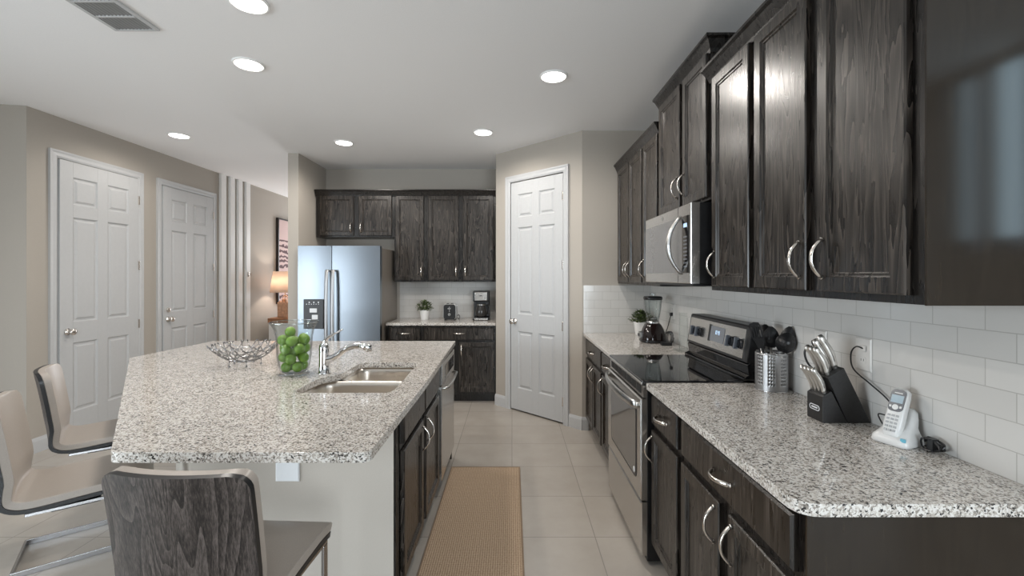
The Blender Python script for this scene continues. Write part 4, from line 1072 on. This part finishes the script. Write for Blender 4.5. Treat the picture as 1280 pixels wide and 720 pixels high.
b = B(); lathe(b, [(0.046, 0.152), (0.048, 0.168), (0.044, 0.170)], 28, (bX, bY, z), False, False); obj('jar_collar', b, M['steel'], bl, smooth=True)
b = B(); loft(b, [sq((bX, bY), r_, z+h, 0.8) for r_, h in ((0.043, 0.170), (0.050, 0.20), (0.060, 0.26), (0.067, 0.335), (0.069, 0.342), (0.064, 0.335), (0.057, 0.262), (0.047, 0.205), (0.030, 0.178))], True, True)
for k in range(4):
    a = PI/4+k*PI/2; tube(b, [(bX+0.046*math.cos(a), bY+0.046*math.sin(a), z+0.19), (bX+0.063*math.cos(a), bY+0.063*math.sin(a), z+0.33)], 0.004, 6)
jr = obj('jar', b, M['glass'], bl, smooth=True)
b = B(); bx(b, bX-0.022, bY-0.004, z+0.182, bX+0.022, bY+0.004, z+0.186); bx(b, bX-0.004, bY-0.020, z+0.186, bX+0.004, bY+0.020, z+0.190); obj('blade', b, M['steel'], jr)
b = B(); loft(b, [sq((bX, bY), r_, z+h, 0.8) for r_, h in ((0.064, 0.338), (0.071, 0.343), (0.072, 0.358), (0.066, 0.366), (0.03, 0.368))]); ld_ = obj('lid', b, M['black'], bl, smooth=False)
b = B(); lathe(b, [(0.024, 0.367), (0.024, 0.388), (0.020, 0.392)], 20, (bX, bY, z)); obj('lid_cap', b, M['glass'], ld_)
b = B(); tube(b, bez([(bX+0.088, bY+0.03, z+0.03), (1.245, 3.60, z+0.10), (1.27, 3.60, z+0.19), (1.284, 3.60, z+0.222)], 8), 0.0032, 6); bx(b, 1.270, 3.588, z+0.210, 1.2885, 3.612, z+0.235)
obj('power_cord', b, M['black'], bl)
pk = thing('cord_bundle', 'dark coiled cord with a black plug lying beside the blender base', 'cord', (1.20, 3.40, z))
b = B(); pts = []
for k in range(60): a = k/60*2*PI*4; pts.append((1.205+0.022*math.cos(a)+0.0005*k, 3.475+0.014*math.sin(a), z+0.052+0.045*math.sin(a+0.4)))
tube(b, pts, 0.003, 6); obj('coil', b, M['black'], pk)
b = B(); bx(b, 1.135, 3.395, z, 1.215, 3.435, z+0.024); obj('plug', b, M['black'], pk, bevel=0.004)
# clear acrylic stand by the range
ac = thing('acrylic_stand', 'tall clear acrylic stand on the counter between blender and range', 'stand', (1.225, 3.16, z))
b = B(); bx(b, 1.155, 3.10, z, 1.262, 3.215, z+0.012); obj('foot', b, M['acrylic'], ac, bevel=0.002)
b = B(); bx(b, 1.182, 3.155, z+0.012, 1.236, 3.163, z+0.27); obj('panel', b, M['acrylic'], ac, bevel=0.002)
b = B(); bx(b, 1.178, 3.152, z+0.012, 1.1825, 3.166, z+0.272); bx(b, 1.2355, 3.152, z+0.012, 1.240, 3.166, z+0.235); obj('side_rail', b, M['acrylic'], ac, bevel=0.001)

# ------------------------------------------------------------------ utensil crock with utensils
ux, uy = 1.212, 2.093
uc = thing('utensil_crock', 'perforated stainless steel cylinder of cooking utensils', 'utensil holder', (ux, uy, z))
b = B(); R_ = 0.067; Hc = 0.172; ns, nr = 80, 22
def hole_at(i, j):
    return (i % 10) in (1, 3, 5) and 4 <= j <= 20 and j % 2 == 0
vs = [[b.verts.new((ux+R_*math.cos(2*PI*i/ns), uy+R_*math.sin(2*PI*i/ns), z+Hc*j/nr)) for i in range(ns)] for j in range(nr+1)]
for j in range(nr):
    for i in range(ns):
        if not hole_at(i, j): b.faces.new((vs[j][i], vs[j][(i+1) % ns], vs[j+1][(i+1) % ns], vs[j+1][i]))
b.faces.new(vs[0][::-1])
wl = obj('wall', b, M['satin'], uc, solid=0.0012); auto(wl, 40)
for h_, r_ in ((0.0, 0.0685), (Hc, 0.0675)):
    b = B(); tube(b, ring(V((ux, uy, z+h_+0.002)), r_, 40), 0.0022, 6, closed=True); obj('rim', b, M['chrome'], uc, smooth=True)
def utensil(name, label, foot, top, headfn, hm='black', rod='steel'):
    foot, top = V(foot), V(top); r = thing(name, label, 'utensil', foot, 0, 'cooking utensils in the steel crock')
    b = B(); tube(b, [foot, foot.lerp(top, 0.6), top], [0.0045, 0.005, 0.005], 8); obj('shaft', b, M[rod], r, smooth=True)
    d = (top-foot).normalized(); side = d.cross(V((0.45, 0.89, 0))).normalized(); nrm_ = side.cross(d).normalized()
    FF = Matrix((( side.x, nrm_.x, d.x, top.x), (side.y, nrm_.y, d.y, top.y), (side.z, nrm_.z, d.z, top.z), (0, 0, 0, 1)))
    obj('head', headfn(FF), M[hm], r)
def turner(F):
    b = B(); prism(b, [(-0.008, -0.02), (0.008, -0.02), (0.020, 0.045), (-0.020, 0.045)], -0.0025, 0.0025, 'y', F)
    for k in range(5): bx(b, -0.024+k*0.0105, -0.002, 0.045, -0.018+k*0.0105, 0.002, 0.108, F)
    prism(b, [(-0.024, 0.106), (0.024, 0.106), (0.020, 0.120), (0.0, 0.126), (-0.020, 0.120)], -0.002, 0.002, 'y', F)
    prism(b, [(-0.020, 0.040), (0.020, 0.040), (0.024, 0.052), (-0.024, 0.052)], -0.002, 0.002, 'y', F)
    return b
def spoon_head(w_, l_, dp):
    def f(F):
        b = B(); loops = []
        for k in range(9):
            t = k/8; hw = w_*math.sin(PI*(0.08+0.90*t))**0.6; zz = l_*t
            loops.append([F @ V((hw*s, dp*math.sin(PI*t)*(1-s*s)+o_, zz)) for s, o_ in [(-1+q/4, 0) for q in range(9)] + [(1-q/4, 0.0025) for q in range(9)]])
        loft(b, loops); return b
    return f
zf = z+0.004
utensil('slotted_turner', 'black slotted turner leaning furthest left in the steel crock', (1.215, 2.088, zf), (1.170, 2.105, z+0.190), turner)
b = B()
utensil('serving_spoon', 'black serving spoon standing second from the left in the steel crock', (1.195, 2.09, zf), (1.214, 2.140, z+0.195), spoon_head(0.030, 0.105, -0.012))
utensil('solid_spoon', 'black round-ended spoon in the middle of the steel crock', (1.225, 2.115, zf), (1.228, 2.122, z+0.190), spoon_head(0.034, 0.100, -0.010))
utensil('soup_ladle', 'black soup ladle with its bowl tipped to the right in the steel crock', (1.20, 2.10, zf), (1.243, 2.060, z+0.180), spoon_head(0.042, 0.095, -0.034))
utensil('pasta_server', 'black oval server leaning furthest right in the steel crock', (1.235, 2.105, zf), (1.262, 2.072, z+0.195), spoon_head(0.031, 0.105, -0.016))

# ------------------------------------------------------------------ knife block and knives
kb_ = thing('knife_block', 'black slanted knife block on the near right counter', 'knife block', (1.20, 1.655, z))
ky0, ky1 = 1.612, 1.698
b = B(); prism(b, [(1.137, z+0.163), (1.195, z+0.199), (1.292, z), (1.208, z)], ky0, ky1, 'y'); obj('slanted_body', b, M['blockblack'], kb_, bevel=0.002)
b = B(); prism(b, [(1.118, z), (1.118, z+0.094), (1.150, z+0.114), (1.2075, z)], ky0, ky1, 'y'); sb = obj('front_box', b, M['blockblack'], kb_, bevel=0.002)
FKB = frame((1.118, 1.655, z+0.046), (0, 1, 0), (-1, 0, 0))
b = B(); o1 = rrect(-0.027, 0.027, -0.010, 0.010, 0.0098, 6); o2 = rrect(-0.0245, 0.0245, -0.0075, 0.0075, 0.0073, 6)
loft(b, [[FKB @ V((u, 0.0003, v)) for u, v in o1], [FKB @ V((u, 0.0014, v)) for u, v in o1], [FKB @ V((u, 0.0014, v)) for u, v in o2], [FKB @ V((u, 0.0003, v)) for u, v in o2]], False, False)
bx(b, -0.016, 0.0003, -0.0025, 0.016, 0.0010, 0.0025, FKB)
obj('badge', b, M['plate'], sb)
ax = V((-0.41, 0, 0.91)).normalized()
def knife(name, label, p, L, wd, th, grp, mat='steelknife', curve=0.007):
    p = V(p); r = thing(name, label, 'knife', p, 0, grp); nx = V((ax.z, 0, -ax.x))   # across the handle, in the block's plane
    b = B(); pts = []; rr = []
    for k in range(11):
        t = k/10; pts.append(p+ax*(L*t)+nx*(curve*math.sin(PI*t*1.1)-0.3*curve*t)); rr.append(wd*(0.80+0.28*math.sin(PI*min(1, t*1.05))**2+(0.22 if t > 0.85 else 0)-(0.35 if t == 1 else 0)))
    tube(b, pts, rr, 10, nx, th); obj('handle', b, M[mat], r, smooth=True)
    b = B(); cyl(b, p-ax*0.03, p+ax*0.004, wd*0.55, wd*0.6, 8); obj('bolster', b, M['steel'], r)
    b = B(); tube(b, [q+nx*wd*0.02+V((0, -wd*th*0.96, 0)) for q in pts[2:9]], 0.0011, 5); obj('seam', b, M['black'], r)
top = lambda f, yy: V((1.137+0.058*f, yy, z+0.163+0.036*f))+ax*0.001
G1, G2 = 'large knives in the knife block', 'steak knives in the knife block'
for k, (yy, lb) in enumerate(((1.630, 'nearest of the front row of large knives in the block'), (1.653, 'middle of the front row of large knives in the block'), (1.676, 'farthest of the front row of large knives in the block'))):
    knife('kitchen_knife', 'steel-handled ' + lb, top(0.22, yy), 0.108, 0.0125, 0.55, G1)
knife('kitchen_knife', 'long steel-handled chef knife, highest in the block and nearest the wall', top(0.80, 1.640), 0.132, 0.0135, 0.55, G1)
knife('kitchen_knife', 'steel-handled carving knife in the middle row of the block, just below the highest', top(0.52, 1.648), 0.125, 0.0135, 0.55, G1)
knife('sharpening_steel', 'sharpening rod with a black handle at the back of the block', top(0.62, 1.678), 0.112, 0.0085, 0.9, G1, 'black', 0.0)
sc_ = thing('kitchen_scissors', 'kitchen scissors with a black loop handle on the far side of the block', 'scissors', top(0.35, 1.691))
b = B(); p = top(0.35, 1.690); q = p+ax*0.045+V((-0.012, 0, 0)); nx = V((ax.z, 0, -ax.x)); tube(b, ring(q, 0.040, 22, ax, nx, 0.017), 0.0038, 6, closed=True); obj('loop_handle', b, M['black'], sc_, smooth=True)
for k, lb in enumerate(('nearest the camera', 'second nearest the camera', 'third from the camera', 'farthest from the camera')):
    knife('steak_knife', 'small steel-handled steak knife in the low front row of the block, ' + lb, V((1.133, 1.625+k*0.0205, z+0.1045)), 0.100, 0.0105, 0.66, G2)

# ------------------------------------------------------------------ cordless phone
pt_ = V((1.225, 1.425, z)); fdir = V((-0.93, -0.36, 0)).normalized(); prz = math.atan2(fdir.y, fdir.x)+PI/2      # local -y is the front
ph = thing('charging_cradle', 'white cordless phone charging cradle on the near right counter', 'phone', pt_, prz)
b = B(); loops = []
for zz, hx, ya, yb in ((0.0, 0.050, -0.050, 0.052), (0.006, 0.052, -0.053, 0.054), (0.022, 0.049, -0.050, 0.052), (0.034, 0.043, -0.030, 0.051), (0.050, 0.038, -0.004, 0.050), (0.075, 0.036, 0.016, 0.056), (0.095, 0.032, 0.026, 0.058), (0.106, 0.022, 0.034, 0.054)):
    loops.append([V((x, y, zz)) for x, y in rrect(-hx, hx, ya, yb, min(0.018, (yb-ya)*0.45), 5)])
loft(b, loops); obj('cradle', b, M['phonewhite'], ph, local=True, smooth=True)
b = B(); bx(b, 0.034, -0.049, 0.020, 0.046, -0.0425, 0.030, Matrix.Translation((0, 0, 0))); obj('sticker', b, M['blue'], ph, local=True)
b = B(); bx(b, -0.045, -0.046, -0.0005+0.0005, 0.045, 0.048, 0.003); obj('rubber_foot', b, M['black'], ph, local=True)
hs = thing('cordless_handset', 'white cordless handset with a grey screen panel standing in its base', 'phone', pt_+V((0, 0, 0.030)), prz)
tl = math.radians(24); d_ = V((0, math.sin(tl), math.cos(tl))); nn = V((0, -math.cos(tl), math.sin(tl)))
FH = Matrix(((1, nn.x, d_.x, 0), (0, nn.y, d_.y, -0.034), (0, nn.z, d_.z, -0.008), (0, 0, 0, 1)))      # (x, out, along)
b = B(); loops = []
for s, hw, th_ in ((0.0, 0.016, 0.008), (0.006, 0.022, 0.012), (0.04, 0.0255, 0.014), (0.09, 0.0245, 0.014), (0.13, 0.0245, 0.013), (0.150, 0.0225, 0.012), (0.158, 0.015, 0.008)):
    loops.append([FH @ V((x, o_, s)) for x, o_ in rrect(-hw, hw, -th_, th_, th_*0.6, 4)])
loft(b, loops); hb = obj('body', b, M['phonewhite'], hs, local=True, smooth=True)
b = B(); loft(b, [[FH @ V((x, o_, s)) for x, s in rrect(-0.0205, 0.0205, 0.080, 0.152, 0.013, 6)] for o_ in (0.0120, 0.0150)]); fp = obj('face_panel', b, M['phonegrey'], hs, local=True)
b = B(); bx(b, -0.0165, 0.0150, 0.108, 0.0165, 0.0156, 0.133, FH); obj('screen', b, M['lcd'], fp, local=True)
b = B(); lathe(b, [(0.0085, 0), (0.0085, 0.0018)], 18, F=FH @ Matrix.Translation((0, 0.0148, 0.094)) @ Matrix.Rotation(-PI/2, 4, 'X')); bx(b, -0.017, 0.0148, 0.092, -0.011, 0.0158, 0.099, FH); bx(b, 0.011, 0.0148, 0.092, 0.017, 0.0158, 0.099, FH)
bx(b, -0.011, 0.0150, 0.1385, 0.011, 0.0154, 0.1415, FH); obj('navigation_keys', b, M['phonewhite'], fp, local=True)
b = B()
for r_ in range(5):
    for c_ in range(3): bx(b, -0.0155+c_*0.0115, 0.0132, 0.016+r_*0.0118, -0.0075+c_*0.0115, 0.0152, 0.0225+r_*0.0118, FH)
obj('keypad', b, M['keygrey'], hs, local=True)
pw_ = thing('power_cable', 'thin black power cord running from the wall outlet down to the phone', 'cord', (1.27, 1.50, z))
b = B(); wx = XR-0.016
tube(b, bez([(wx-0.006, 1.636, 1.175), (wx-0.022, 1.650, 1.180), (wx-0.024, 1.672, 1.150), (wx-0.018, 1.668, 1.095), (wx-0.010, 1.60, 1.055), (wx-0.008, 1.53, 1.020), (wx-0.008, 1.47, 0.97), (wx-0.018, 1.42, z+0.012)], 8), 0.0026, 6)
obj('wire', b, M['black'], pw_)
b = B(); bx(b, wx-0.008, 1.628, 1.165, wx-0.001, 1.646, 1.186); obj('plug', b, M['tileplate'], pw_, bevel=0.002)
b = B(); pts = []
for k in range(70): a = k/70*2*PI*5; pts.append((1.262+0.010*math.sin(a*0.7)+0.003*math.cos(3*a), 1.342+0.030*math.cos(a)+0.004*math.sin(a*2.3), z+0.022+0.018*math.sin(a+0.5*math.sin(a))))
tube(b, pts, 0.0026, 6); bx(b, 1.252, 1.334, z+0.004, 1.272, 1.350, z+0.042)
single('coiled_cable', 'bundled coil of black cable on the counter behind the phone', 'cord', b, M['black'], (1.262, 1.342, z))
b = B(); tube(b, bez([(wx-0.006, 1.53, z+0.052), (wx-0.03, 1.54, z+0.055), (wx-0.045, 1.50, z+0.03), (wx-0.04, 1.47, z+0.010)], 6), 0.0022, 6)
obj('line_cord', b, M['black'], pw_)
